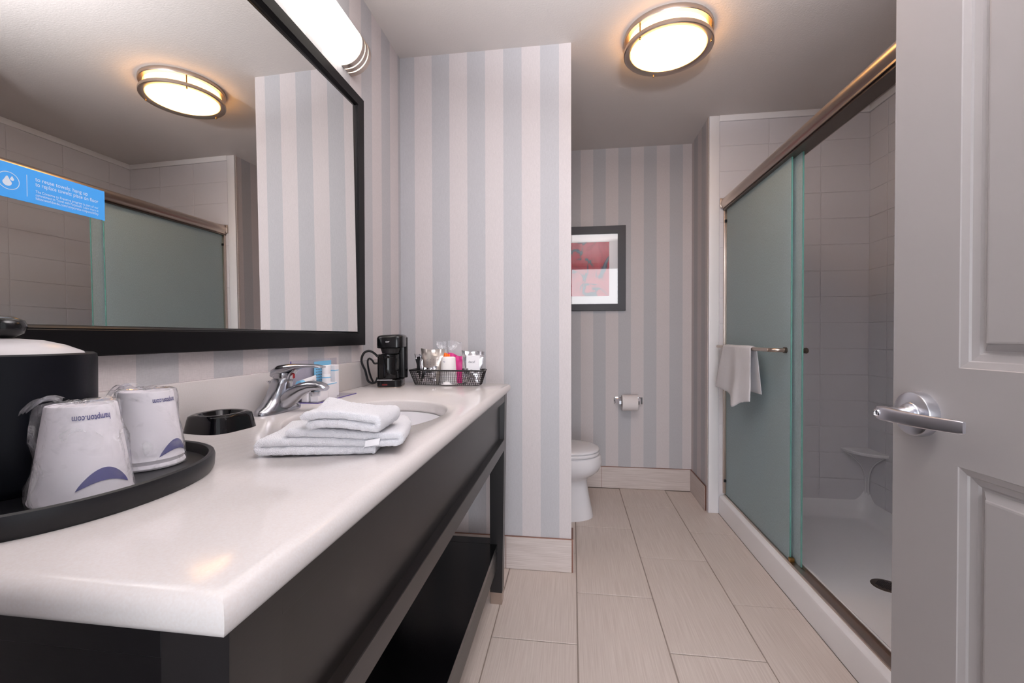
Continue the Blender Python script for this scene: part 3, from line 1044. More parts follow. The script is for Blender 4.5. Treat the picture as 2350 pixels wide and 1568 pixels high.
# ------------------------------------------------------------------ ceiling light
CL = (0.417, 2.035)
cl = thing('ceiling_light', 'round flush ceiling light with two brushed nickel rings and glowing diffuser', 'lamp', (CL[0], CL[1], 2.34))
MB().lathe([(0.168, 2.4195), (0.187, 2.4195), (0.188, 2.415), (0.188, 2.401), (0.186, 2.398), (0.168, 2.398), (0.168, 2.4195)], (CL[0], CL[1], 0), 72).build('ceiling_ring', 'nickel', cl)
MB().lathe([(0.166, 2.359), (0.1875, 2.359), (0.188, 2.357), (0.188, 2.344), (0.185, 2.341), (0.164, 2.345), (0.160, 2.349), (0.160, 2.357), (0.166, 2.359)], (CL[0], CL[1], 0), 72).build('lower_ring', 'nickel', cl)
MB().lathe([(0.158, 2.4195), (0.158, 2.353), (0.156, 2.348), (0.150, 2.345), (0.11, 2.341), (0.06, 2.338), (0.0, 2.337)], (CL[0], CL[1], 0), 72).build('diffuser', 'lamp_warm', cl, angle=60)
for a in (100, 220, 340):
    px, py = CL[0] + 0.176 * cos(radians(a)), CL[1] + 0.176 * sin(radians(a))
    mb = MB().cyl((px, py, 2.398), (px, py, 2.338), 0.0032, 12)
    mb.lathe([(0.0, -0.004), (0.003, -0.003), (0.0042, 0.0), (0.003, 0.003), (0, 0.004)], (px, py, 2.336), 14)
    mb.build('post', 'brass', cl)

# ------------------------------------------------------------------ framed picture
pic = thing('framed_picture', 'framed crimson abstract print with white mat in wide charcoal frame', 'picture', (0.0, YB, 1.267))
px0, px1, pz0, pz1 = -0.34, 0.372, 1.268, 1.868
fw = 0.054
O = [(px0, pz0), (px1, pz0), (px1, pz1), (px0, pz1)]
I = [(px0 + fw, pz0 + fw - .006), (px1 - fw, pz0 + fw - .006), (px1 - fw, pz1 - fw), (px0 + fw, pz1 - fw)]
for k in range(4):
    o1, o2, i2, i1 = O[k], O[(k + 1) % 4], I[(k + 1) % 4], I[k]
    secs = []
    for o, i in ((o1, i1), (o2, i2)):
        secs.append([(o[0], YB - .0005, o[1]), (o[0], YB - 0.021, o[1]), (o[0] * .97 + i[0] * .03, YB - 0.022, o[1] * .97 + i[1] * .03), (i[0], YB - 0.020, i[1]), (i[0], YB - .0005, i[1])])
    MB().loft(secs).build('frame_bar', 'charcoal', pic, angle=20)
MB().box(I[0][0], I[1][0], YB - 0.006, YB - 0.003, I[0][1], I[2][1]).build('mat_board', 'mat_board', pic)
MB().box(-0.23, 0.2585, YB - 0.0075, YB - 0.0061, 1.373, 1.757).build('print', 'art', pic)
MB().box(I[0][0], I[1][0], YB - 0.0115, YB - 0.0095, I[0][1], I[2][1]).build('glazing', 'picture_glass', pic)

# ------------------------------------------------------------------ toilet
ty = 2.69
to = thing('toilet', 'white porcelain toilet with closed lid half hidden behind the partition', 'toilet', (-0.2, ty, 0))


def egg(front, back, hw, z, N=48, p=2.15):
    cx = front - (front - back) * 0.42
    out = []
    for i in range(N):
        t = 2 * pi * i / N
        c, s_ = cos(t), sin(t)
        ax = (front - cx) if c > 0 else (cx - back)
        out.append((cx + ax * math.copysign(abs(c) ** (2 / p), c), ty + hw * math.copysign(abs(s_) ** (2 / p), s_), z))
    return out


rings = [egg(0.121, -0.40, 0.118, 0.0), egg(0.121, -0.40, 0.118, 0.012), egg(0.112, -0.39, 0.112, 0.06), egg(0.098, -0.38, 0.106, 0.13), egg(0.088, -0.38, 0.102, 0.19), egg(0.086, -0.38, 0.104, 0.222),
         egg(0.094, -0.38, 0.116, 0.240), egg(0.125, -0.38, 0.142, 0.258), egg(0.155, -0.38, 0.166, 0.284), egg(0.171, -0.38, 0.178, 0.315), egg(0.174, -0.38, 0.180, 0.340), egg(0.168, -0.38, 0.177, 0.370), egg(0.160, -0.38, 0.172, 0.378)]
MB().loft(rings).build('bowl', 'porcelain', to, angle=60)
rings = [egg(0.156, -0.31, 0.172, 0.3815), egg(0.160, -0.31, 0.175, 0.385), egg(0.160, -0.31, 0.175, 0.397), egg(0.157, -0.31, 0.173, 0.401)]
MB().loft(rings).build('seat', 'porcelain', to, angle=60)
rings = [egg(0.155, -0.31, 0.172, 0.4035), egg(0.159, -0.31, 0.175, 0.407), egg(0.158, -0.31, 0.174, 0.414), egg(0.150, -0.305, 0.168, 0.421), egg(0.125, -0.29, 0.150, 0.428), egg(0.06, -0.26, 0.10, 0.434), egg(-0.05, -0.15, 0.03, 0.436)]
MB().loft(rings).build('lid', 'porcelain', to, angle=60)
MB().box(-0.605, -0.42, ty - 0.21, ty + 0.21, 0.36, 0.72, 0.025, 4).build('tank', 'porcelain', to, angle=60)
MB().box(-0.612, -0.41, ty - 0.22, ty + 0.22, 0.72, 0.755, 0.012, 3).build('tank_lid', 'porcelain', to, angle=60)
MB().cyl((-0.42, ty - 0.15, 0.66), (-0.405, ty - 0.15, 0.66), 0.012, 16).box(-0.405, -0.398, ty - 0.16, ty - 0.08, 0.652, 0.664, 0.002, 1).build('flush_lever', 'chrome', to)

# ------------------------------------------------------------------ toilet paper
zt = 0.628
th = thing('paper_holder', 'chrome double-post toilet paper holder on the striped back wall', 'paper holder', (0.391, YB, 0.60))
for sx, x in ((1, 0.318), (-1, 0.464)):
    mb = MB().box(x - 0.026, x + 0.026, YB - 0.008, YB - 0.0003, zt - 0.026, zt + 0.026, 0.003)
    mb.build('mount', 'chrome', th)
    rings = []
    for t in (0, .35, .7, 1):
        yy = YB - 0.008 - 0.066 * t
        xx = x + sx * 0.014 * t
        w, h = 0.019 - 0.010 * t, 0.019 - 0.007 * t
        rings.append([(xx + w * a, yy, zt - 0.005 * t + h * b) for a, b in ((-1, -1), (1, -1), (1, 1), (-1, 1))])
    MB().loft(rings).build('arm', 'chrome', th, smooth=False)
MB().cyl((0.330, YB - 0.066, zt - 0.005), (0.452, YB - 0.066, zt - 0.005), 0.007, 20).build('roller', 'chrome', th)
tc = (0.393, YB - 0.066, zt - 0.007)
tpr = thing('toilet_roll', 'white toilet roll with folded paper point on chrome holder', 'toilet roll', (tc[0], tc[1], tc[2] - 0.056))
RW, RR = 0.0525, 0.054
mb = MB()
prof = [(0.021, -RW), (RR - 0.001, -RW), (RR, -RW + 0.001), (RR, RW - 0.001), (RR - 0.001, RW), (0.021, RW), (0.021, -RW)]
mb.lathe(prof, tc, 56, axis='x')
mb.build('paper', 'toilet_paper', tpr, angle=40)
MB().lathe([(0.0195, -RW - 0.0005), (0.0208, -RW - 0.0005), (0.0208, RW + 0.0005), (0.0195, RW + 0.0005), (0.0195, -RW - 0.0005)], tc, 32, axis='x').build('core', mat and 'wood_carpet', tpr)
mb = MB()
NA = 14
vs, fs = [], []
for i in range(NA + 1):
    a = radians(80 + 105 * i / NA)     # from the top of the roll forwards and down
    hw = RW * (1.0 if i < 5 else max(0.0, 1 - (i - 5) / (NA - 5)))
    for k in (-1, 1):
        vs.append((tc[0] + 0.006 + k * hw * 0.98, tc[1] + (RR + 0.0016) * cos(a), tc[2] + (RR + 0.0016) * sin(a)))
for i in range(NA):
    fs.append((2 * i, 2 * i + 1, 2 * i + 3, 2 * i + 2))
b0 = len(vs)
vs += [(x, tc[1] + (y - tc[1]) * 0.985, tc[2] + (z - tc[2]) * 0.985) for x, y, z in vs]
fs += [tuple(b0 + k for k in f[::-1]) for f in fs]
for i in range(NA):
    for k in (0, 1):
        fs.append((2 * i + k, 2 * i + 2 + k, b0 + 2 * i + 2 + k, b0 + 2 * i + k))
MB().add(vs, fs).build('folded_flap', 'toilet_paper', tpr)


# ================================================================== CLOTH
def ribbon(path, th_, v0, v1, nv, org, U, V, wob=0.003, seed=0, vmap=None, rough=0.0012, taper=0.55):
    """folded cloth: 2-D path (u, w) thickened to th_, swept along V; org + U*u + V*v + Z*w"""
    P = [Vector((p[0], p[1])) for p in path]
    n = len(P)
    nr = []
    for i in range(n):
        t = P[min(i + 1, n - 1)] - P[max(i - 1, 0)]
        t.normalize()
        nr.append(Vector((-t.y, t.x)))
    vs, fs = [], []
    vals = [v0 + (v1 - v0) * j / nv for j in range(nv + 1)]
    L = 2 * n
    for j, v in enumerate(vals):
        e = min(j, nv - j)
        k = (taper, 0.85, 1.0)[min(e, 2)]
        ring = []
        for side in (1, -1):
            idx = range(n) if side == 1 else range(n - 1, -1, -1)
            for i in idx:
                ke = 0.6 if i in (0, n - 1) else 1.0
                q_ = P[i] + nr[i] * (side * th_ / 2 * k * ke)
                vv = v
                u, w = q_.x, q_.y
                if vmap:
                    u, vv, w = vmap(u, v, w)
                p = Vector(org) + Vector(U) * u + Vector(V) * vv + Vector((0, 0, w))
                d = noise.noise_vector(p * 9 + Vector((seed, 0, 0))) * wob
                d += noise.noise_vector(p * 150 + Vector((0, seed, 0))) * rough
                d += noise.noise_vector(p * 420 + Vector((0, seed, 7))) * rough * 0.7
                p = p + Vector((d.x, d.y, d.z * 0.8))
                ring.append(p)
        vs += ring
    for j in range(nv):
        for i in range(L):
            a, b = j * L + i, j * L + (i + 1) % L
            fs.append((a, b, b + L, a + L))
    for j in (0, nv):
        for i in range(n - 1):
            a, b = j * L + i, j * L + i + 1
            c, d_ = j * L + (2 * n - 2 - i), j * L + (2 * n - 1 - i)
            fs.append((a, b, c, d_))
    return MB().add(vs, fs)


def arc2(cx, cy, r_, a0, a1, k=9):
    return [(cx + r_ * cos(radians(a0 + (a1 - a0) * i / k)), cy + r_ * sin(radians(a0 + (a1 - a0) * i / k))) for i in range(k + 1)]


def seg2(a, b, k):
    return [(a[0] + (b[0] - a[0]) * i / k, a[1] + (b[1] - a[1]) * i / k) for i in range(k)]


# folded hand towel lying on the counter
org = Vector((-0.503, 0.624, CZ1 + 0.0022))
U = Vector((0.262, 0.070, 0)).normalized()
V = Vector((-U.y - 0.10, U.x, 0)).normalized()
path = seg2((0.205, 0.0066), (0.016, 0.0066), 80) + arc2(0.016, 0.0128, 0.0062, 270, 90, 12) + seg2((0.020, 0.0190), (0.240, 0.0186), 95) \
    + arc2(0.242, 0.0248, 0.0062, -90, 90, 12) + seg2((0.238, 0.0310), (0.058, 0.0318), 80) + [(0.054, 0.0305)]
tw = ribbon(path, 0.0126, 0.0, 0.185, 80, org, U, V, 0.004, 3,
            lambda u, v, w: (u * 0.94 + 0.010 * sin(v * 14), v + 0.012 * sin(u * 9 + 1) * (w / 0.05), w * (1 - 0.10 * sin(v * 9) ** 2) + 0.0030 * sin(u * 22) * (w / 0.033)))
tw_o = tw.build('hand_towel', 'terry', angle=80)
tag(tw_o, 'folded white hand towel lying flat on the counter under a washcloth', 'towel')
org2 = Vector((-0.428, 0.648, CZ1 + 0.0415))
U2 = Vector((1, 0.06, 0)).normalized()
V2 = Vector((-0.14, 1, 0)).normalized()
path = seg2((0.010, 0.0072), (0.136, 0.0074), 60) + arc2(0.138, 0.0144, 0.0070, -90, 90, 12) + seg2((0.136, 0.0214), (0.004, 0.0222), 60) + [(0.0, 0.021)]
wc = ribbon(path, 0.0138, 0.0, 0.105, 50, org2, U2, V2, 0.004, 11,
            lambda u, v, w: (u * 0.87 - 0.004 + 0.006 * sin(v * 20), v + 0.006 * sin(u * 16), w + 0.0040 * sin(u * 30 + v * 10) + 0.010 * max(0, 1 - u / 0.05) * max(0, v / 0.105 - 0.45) * 2))
wc_o = wc.build('washcloth', 'terry', angle=80)
tag(wc_o, 'small folded white washcloth lying on top of the hand towel', 'washcloth')
lb = [Vector((-0.503, 0.624, CZ1 + 0.002)) + U * u + V * -0.0022 + Vector((0, 0, w)) for u, w in ((0.176, 0.012), (0.199, 0.0155), (0.201, 0.026), (0.178, 0.0225))]
MB().loft([lb, [p + V * 0.0015 for p in lb]]).build('care_label', 'white_paper', tw_o)

# washcloth over the shower door bar
path = []
for i in range(22):
    path.append((0.0135 + 0.006 * (1 - i / 21), 0.80 + (1.020 - 0.80) * i / 21))
path += [(0.0135 * cos(radians(a)), 1.0235 + 0.0115 * sin(radians(a))) for a in range(15, 180, 18)]
for i in range(30):
    t = i / 29
    path.append((-0.0135 - 0.004 * t, 1.020 - (1.020 - 0.775) * t))
yb0, yb1 = 2.235, 2.655


def drape(u, v, w):
    t = max(0.0, min(1.0, (1.03 - w) / 0.25))
    s_ = (v - yb0) / (yb1 - yb0)            # 0 near, 1 far
    yc = 2.44
    front = u < 0
    spread = 1.0 + 0.26 * t
    y = yc + (v - yc) * spread * 0.92
    if front:
        bulge = math.exp(-((s_ - 0.42) / 0.13) ** 2)
        u2 = u - 0.020 * t * (0.5 + 0.5 * sin(s_ * 7.5 + 0.6)) - 0.034 * t ** 1.2 * bulge
        w2 = w - 0.034 * t * bulge - 0.018 * t * sin(s_ * 5.0)
        y += -0.03 * t * bulge
        return u2, y, w2
    return u + 0.004 * t * sin(s_ * 9), y, w + 0.01 * t


ht = ribbon(path, 0.0062, yb0, yb1, 46, (0.860, 0, 0), (1, 0, 0), (0, 1, 0), 0.0025, 5, drape, 0.0008)
ht_o = ht.build('draped_washcloth', 'terry', angle=80)
tag(ht_o, 'white washcloth draped over the shower door towel bar', 'towel')

# ================================================================== THINGS ON THE COUNTER
# tray
TC, TA = (-0.640, 0.462), (0.157, 0.172)
mb = MB()
prof = [(0.90, 0.0), (0.975, 0.0), (0.995, 0.006), (1.0, 0.020), (0.992, 0.0245), (0.972, 0.026), (0.952, 0.0245), (0.944, 0.019), (0.932, 0.011), (0.90, 0.009), (0.0, 0.009)]
mb.loft([[(TC[0] + TA[0] * k * a, TC[1] + TA[1] * k * b, CZ1 + z) for a, b in superellipse(1, 1, 2.15, 72)] for k, z in prof], True, False)
tray = mb.build('serving_tray', 'black_wood', angle=40)
tag(tray, 'black oval wooden tray with raised rim holding the ice bucket and cups', 'tray')
TZ = CZ1 + 0.0092

# ice bucket
BC, BR = (-0.699, 0.454), 0.0850
ib = thing('ice_bucket', 'round black ice bucket with frosted lid on the oval tray', 'ice bucket', (BC[0], BC[1], TZ))
MB().lathe([(0.0, 0), (BR - 0.003, 0), (BR - 0.001, 0.002), (BR, 0.01), (BR + 0.0008, 0.155), (BR, 0.161), (BR - 0.003, 0.163), (BR - 0.007, 0.161), (BR - 0.008, 0.150), (BR - 0.008, 0.02), (0.0, 0.02)], (BC[0], BC[1], TZ), 72).build('body', 'bucket', ib, angle=40)
lid = MB().lathe([(0.0, 0.148), (0.0745, 0.150), (0.0755, 0.158), (0.072, 0.1645), (0.055, 0.173), (0.035, 0.179), (0.012, 0.1815), (0.0, 0.182)], (BC[0], BC[1], TZ), 64).build('lid', 'frosted_lid', ib, angle=50)
MB().lathe([(0.0, 0.181), (0.008, 0.181), (0.010, 0.183), (0.0185, 0.188), (0.0215, 0.196), (0.019, 0.204), (0.010, 0.2085), (0.0, 0.2095)], (BC[0], BC[1], TZ), 40).build('knob', 'black_plastic', lid, angle=60)


# wrapped paper cups, turned upside down
def make_cup(name, label, cx, cy, face_deg, rb=0.0435, rt=0.0310, h=0.106, double=False, print_shift=0.0, z0=TZ, tuft=130, group='plastic wrapped cups'):
    c = thing(name, label, 'cup', (cx, cy, z0), group)
    prof = [(rb - 0.003, 0.0005), (rb + 0.0005, 0.0005), (rb + 0.0016, 0.003), (rb + 0.0005, 0.0062)]
    if double:
        prof += [(rb - 0.0008, 0.0075), (rb - 0.0002, 0.010), (rb + 0.0012, 0.013), (rb - 0.0004, 0.0165)]
    prof += [(rb - 0.0012, 0.02), (rt, h - 0.002), (rt - 0.0008, h), (rt - 0.0035, h), (rt - 0.004, h - 0.005), (0.0, h - 0.005)]
    body = MB().lathe(prof, (cx, cy, z0), 56).build('cup_body', 'cup', c, angle=35)

    def on(a, z, off=0.0006):
        rr = (rb - 0.0012) + (rt - rb + 0.0012) * (z - 0.02) / (h - 0.022) + off
        return (cx + rr * cos(a), cy + rr * sin(a), z0 + z)
    fa_ = radians(face_deg)
    # crescent near the rim
    mb = MB()
    K = 22
    vs, fs = [], []
    for i in range(K + 1):
        t = i / K
        a = fa_ + 0.45 + print_shift + (t - 0.5) * 1.2
        top = 0.016 + 0.021 * sin(pi * t) ** 0.8
        bot = 0.016 + 0.008 * sin(pi * t) - 0.002 * t
        vs += [on(a, bot), on(a, top)]
    for i in range(K):
        fs.append((2 * i, 2 * i + 2, 2 * i + 3, 2 * i + 1))
    MB().add(vs, fs).build('crescent_print', 'navy', body)
    text_mesh('hampton.com', 0.0098, lambda u, v: on(fa_ + print_shift + 0.78 - u / 0.034, h - 0.010 - v), 'navy', 'lettering', body, width=0.035, bold=0.02)
    # crinkled film
    rings = []
    NN = 60
    lv_ = [(rb + 0.0028, 0.0012), (rb + 0.0032, 0.006), (rb + 0.0016, 0.018), (rb * .93 + 0.002, 0.033), (rb * .87 + 0.0018, 0.05), (rt + 0.0068, 0.066), (rt + 0.0045, 0.084), (rt + 0.0032, h - 0.008),
           (rt + 0.0022, h + 0.001), (rt - 0.004, h + 0.0035), (rt * .5, h + 0.003), (0.002, h + 0.0025)]
    for k, (rr, z) in enumerate(lv_):
        ring = []
        for i in range(NN):
            a = 2 * pi * i / NN
            nz = noise.noise(Vector((cos(a) * 3.2 + cx * 50, sin(a) * 3.2, z * 45)))
            nz2 = noise.noise(Vector((cos(a) * 9 + cx * 31, sin(a) * 9, z * 110)))
            d = max(-0.0012, 0.0050 * nz + 0.0022 * nz2)
            if k < 2 or k > 8:
                d *= 0.4
            da = (a - radians(tuft) + pi) % (2 * pi) - pi
            lobe = math.exp(-(da / 0.35) ** 2)
            zz_ = z
            if 5 <= k <= 8:
                d += 0.007 * lobe * (1 if k < 8 else 0.8)
            if k == 8:
                zz_ += 0.002 * nz
            ring.append((cx + (rr + d) * cos(a), cy + (rr + d) * sin(a), z0 + zz_ + (0.0022 * nz2 if k > 8 else 0)))
        rings.append(ring)
    MB().loft(rings, False, True).build('plastic_wrap', 'film', c, angle=85)
    # gathered tuft of film at the top edge
    a = radians(tuft)
    e = Vector((cos(a), sin(a), 0)); s3 = Vector((-sin(a), cos(a), 0))
    c0 = Vector((cx, cy, z0 + h)) + e * (rt - 0.012)
    mb = MB()
    vs, fs = [], []
    for i in range(9):
        t = i / 8
        for j in range(7):
            q_ = j / 6 - 0.5
            w_ = 0.030 * (1 - 0.35 * t)
            p = c0 + e * (0.030 * t) + s3 * (q_ * w_) + Vector((0, 0, 0.006 + 0.004 * sin(pi * t) - 0.012 * t * t + 0.003 * sin(j * 2.4 + t * 3)))
            vs.append(p)
    for i in range(8):
        for j in range(6):
            b_ = i * 7 + j
            fs.append((b_, b_ + 1, b_ + 8, b_ + 7))
    mb.add(vs, fs).build('wrap_tuft', 'film', c)
    return c


make_cup('wrapped_cup', 'front upturned white paper cup in clear plastic on the tray, nearest the counter edge', -0.5600, 0.434, -38, tuft=215)
make_cup('wrapped_cup', 'rear upturned white paper cup in clear plastic with doubled rim on the tray', -0.606, 0.553, -22, double=True, print_shift=0.10, tuft=190)

# soap dish
SC = (-0.728, 0.826)
mb = MB()
prof = [(0.052, 0.057, 0.0), (0.0515, 0.0565, 0.003), (0.0475, 0.0525, 0.024), (0.0455, 0.0505, 0.031), (0.0425, 0.0475, 0.0345), (0.0385, 0.0435, 0.035), (0.0345, 0.0395, 0.0335), (0.031, 0.036, 0.026), (0.026, 0.031, 0.016), (0.015, 0.019, 0.012), (0.002, 0.002, 0.011)]
Rz = Matrix.Rotation(radians(-6), 3, 'Z')
rings = []
for a_, b_, z in prof:
    n_ = 3.6 if z < 0.034 and a_ > 0.04 else 2.6
    rings.append([Vector((SC[0], SC[1], CZ1 + z)) + Rz @ Vector((p[0], p[1], 0)) for p in superellipse(a_, b_, n_, 64)])
sdh = MB().loft(rings).build('soap_dish', 'soap_black', angle=40)
tag(sdh, 'glossy black soap dish with oval hollow beside the faucet', 'soap dish')

# ------------------------------------------------------------------ acrylic amenity stand
ac = thing('amenity_stand', 'clear acrylic amenity stand with violet cut edges behind the faucet', 'stand', (-0.75, 1.28, CZ1))
b = MB().box(-0.792, -0.7205, 1.168, 1.392, CZ1 + .0003, CZ1 + 0.0033).build('base_plate', 'acrylic', ac, smooth=False)
MB().box(-0.7204, -0.7196, 1.168, 1.392, CZ1 + .0003, CZ1 + 0.0033).build('cut_edge', 'acrylic_edge', b)
MB().box(-0.792, -0.7205, 1.1672, 1.1679, CZ1 + .0003, CZ1 + 0.0033).build('cut_edge', 'acrylic_edge', b)
b = MB().box(-0.793, -0.790, 1.150, 1.392, CZ1 + .0034, 1.016).build('back_plate', 'acrylic', ac, smooth=False)
MB().box(-0.7931, -0.7899, 1.1492, 1.1499, CZ1 + .0034, 1.016).build('cut_edge', 'acrylic_edge', b)
AZ = CZ1 + 0.0035
card = thing('info_card', 'light blue information card standing behind the toiletries', 'card', (-0.7875, 1.297, AZ))
MB().box(-0.7885, -0.787, 1.258, 1.353, AZ, 1.009).build('card', 'lightblue', card)
dm = MB()
for r_ in range(7):
    for c_ in range(3):
        yy = 1.266 + c_ * 0.012
        dm.box(-0.7869, -0.7866, yy, yy + 0.008, AZ + 0.035 + r_ * 0.0085, AZ + 0.0372 + r_ * 0.0085)
dm.build('printed_lines', 'grey_ink', card, smooth=False, kind='stuff')


def carton(name, label, x0_, x1_, y0_, y1_, z1_, stripe, group='boxed toiletries'):
    c = thing(name, label, 'carton', ((x0_ + x1_) / 2, (y0_ + y1_) / 2, AZ), group)
    b_ = MB().box(x0_, x1_, y0_, y1_, AZ, z1_, 0.0008, 1).build('box', 'white_paper', c)
    sm = MB()
    for z in stripe:
        sm.box(x0_ + .002, x1_ + 0.0003, y0_ - 0.0003, y1_ - .002, z, z + 0.0028)
    sm.build('blue_stripe', 'lightblue', b_, smooth=False)
    return c


carton('carton', 'tall white toiletry carton with blue stripe, rearmost on the acrylic stand', -0.775, -0.750, 1.312, 1.335, 0.996, (0.977,))
carton('carton', 'low white carton with blue top line in front of the small bottle', -0.750, -0.730, 1.238, 1.288, 0.945, (0.941,))
carton('carton', 'white soap carton lying under the faucet spout on the acrylic stand', -0.752, -0.728, 1.180, 1.234, 0.936, (0.931,))
bt = thing('lotion_bottle', 'small white lotion bottle with blue band between the cartons', 'bottle', (-0.7625, 1.284, AZ))
mb = MB()
mb.loft([[(-0.7635 + a, 1.284 + c_, z) for a, c_ in superellipse(w, w * 1.15, 2.6, 28)] for z, w in ((AZ, 0.0105), (AZ + 0.002, 0.0115), (0.968, 0.0115), (0.970, 0.0105))])
mb.build('body', 'white_paper', bt)
MB().loft([[(-0.7635 + a, 1.284 + c_, z) for a, c_ in superellipse(w, w * 1.15, 2.6, 28)] for z, w in ((0.970, 0.0112), (0.995, 0.0112), (0.997, 0.0100))]).build('cap', 'white_paper', bt)
MB().loft([[(-0.7635 + a, 1.284 + c_, z) for a, c_ in superellipse(w, w * 1.15, 2.6, 28)] for z, w in ((0.9575, 0.01175), (0.961, 0.01175))], False, False).build('band', 'lightblue', bt)
tu = thing('lotion_tube', 'white and blue lotion tube lying behind the faucet', 'tube', (-0.768, 1.20, 0.937))
rings = []
for t in range(9):
    y = 1.168 + 0.066 * t / 8
    k = t / 8
    hz = 0.0105 * (1 - k) + 0.015 * k
    hx = 0.0105 * (1 - k) + 0.0012 * k
    rings.append([(-0.7675 + a, y, 0.952 + 0.004 * k + c_) for a, c_ in superellipse(hx, hz, 2.2, 24)])
MB().loft(rings).build('tube_body', 'white_paper', tu)
MB().cyl((-0.7675, 1.150, 0.951), (-0.7675, 1.168, 0.952), 0.0102, 24).build('cap', 'lightblue', tu)
text_mesh('Le Th\u00e9', 0.0085, lambda u, v: (-0.7655 + .0090 * (1 - (u + .03) / .066) + 0.0006, 1.196 + u, 0.953 + v), 'grey_ink', 'lettering', tu)
MB().box(-0.774, -0.756, 1.172, 1.232, AZ, 0.9385, 0.001, 1).build('support_box', 'white_paper', tu)

# ------------------------------------------------------------------ coffee maker
cm = thing('coffee_maker', 'small black single-cup coffee maker at the far end of the counter', 'coffee maker', (-0.68, 1.63, CZ1))
kx0, kx1, ky0, ky1 = -0.727, -0.637, 1.560, 1.680
pv = Matrix.Translation((-0.680, 1.566, 0))
MB.POST = pv @ Matrix.Rotation(radians(12), 4, 'Z') @ pv.inverted()     # turned towards the room


def slabr(z0_, z1_, x0_, x1_, y0_, y1_, rr=0.012, ch=0.002):
    o = []
    for z, d in ((z0_, ch), (z0_ + ch, 0), (z1_ - ch, 0), (z1_, ch)):
        o.append([(x, y, z) for x, y in rrect(x0_ + d, x1_ - d, y0_ + d, y1_ - d, max(rr - d, 0.002))])
    return MB().loft(o)


slabr(CZ1 + .0035, CZ1 + 0.030, kx0, kx1, ky0, ky1, 0.022).build('base', 'black_plastic', cm)
slabr(CZ1 + .0003, CZ1 + 0.0034, kx0 + .001, kx1 - .001, ky0 + .001, ky1 - .001, 0.022, .0005).build('base_trim', 'nickel', cm)
MB().box(kx0 + 0.004, kx1 - 0.030, ky0 - 0.0012, ky0 + 0.004, CZ1 + 0.0285, CZ1 + 0.0312, 0.0006, 1).build('warmer_trim', 'steel', cm)
MB().box(kx0 + 0.022, kx0 + 0.042, ky0 - 0.0008, ky0 + 0.003, CZ1 + 0.010, CZ1 + 0.0155, 0.0006, 1).build('switch', 'dim_red', cm)
slabr(CZ1 + 0.030, CZ1 + 0.190, kx0 + 0.012, kx1 + 0.010, 1.648, ky1 + 0.008, 0.016).build('water_tank', 'black_plastic', cm)
o = []
for z, d in ((CZ1 + 0.148, 0.003), (CZ1 + 0.150, 0.0), (CZ1 + 0.186, 0), (CZ1 + 0.192, 0.002), (CZ1 + 0.1965, 0.008), (CZ1 + 0.199, 0.02)):
    o.append([(x, y, z + 0.006 * max(0, (x - kx0) / 0.09 - 0.5)) for x, y in rrect(kx0 + d, kx1 + 0.008 - d, ky0 + d, ky1 + 0.004 - d, 0.024)])
hd_ = MB().loft(o).build('brew_head', 'black_plastic', cm, angle=45)
MB().lathe([(0.0, 0.128), (0.030, 0.128), (0.036, 0.148), (0.0, 0.148)], ((kx0 + kx1) / 2, 1.602, CZ1), 36).build('filter_cone', 'black_matte', cm)
text_mesh('cvr', 0.0115, lambda u, v: (kx0 + 0.036 + u, ky0 - 0.0008, CZ1 + 0.170 + v), 'white_paper', 'lettering', cm)
cf = thing('travel_mug', 'black coffee carafe with tall loop handle under the coffee maker head', 'carafe', (-0.690, 1.604, CZ1 + 0.0302))
MB().lathe([(0.0, 0.0005), (0.036, 0.0005), (0.040, 0.004), (0.0405, 0.010), (0.0405, 0.078), (0.0395, 0.081), (0.0405, 0.084), (0.040, 0.094), (0.034, 0.0965), (0.0, 0.0965)], (-0.690, 1.604, CZ1 + 0.0302), 48).build('vessel', 'dark_glass', cf, angle=40)
hp1 = [(-0.727, 1.606, 1.006), (-0.742, 1.604, 1.022), (-0.758, 1.602, 1.031), (-0.775, 1.600, 1.028), (-0.786, 1.599, 1.013), (-0.789, 1.599, 0.994), (-0.784, 1.599, 0.976), (-0.776, 1.600, 0.958), (-0.771, 1.601, 0.936), (-0.765, 1.602, 0.917), (-0.752, 1.604, 0.909), (-0.738, 1.606, 0.913), (-0.731, 1.606, 0.930)]
hp2 = [(-0.729, 1.604, 0.985), (-0.742, 1.603, 0.984), (-0.750, 1.602, 0.996), (-0.760, 1.601, 1.003), (-0.7665, 1.601, 0.994), (-0.765, 1.601, 0.972), (-0.760, 1.602, 0.948), (-0.754, 1.603, 0.928), (-0.747, 1.604, 0.914)]
mb = MB().tube(smooth_path(hp1, 5), 0.0072, 10, flat=0.6)
mb.tube(smooth_path(hp2, 5), 0.0060, 10, flat=0.6)
mb.build('handle', 'black_matte', cf)

MB.POST = None

# ------------------------------------------------------------------ wire basket with coffee supplies
wb = thing('wire_basket', 'black wire mesh basket of coffee supplies at the far end of the counter', 'basket', (-0.49, 1.69, CZ1))
tx0, tx1, tY0, tY1, tz = -0.640, -0.342, 1.655, 1.745, 0.953
fx0, fx1, fY0, fY1, fz = -0.620, -0.358, 1.664, 1.735, CZ1 + 0.0022


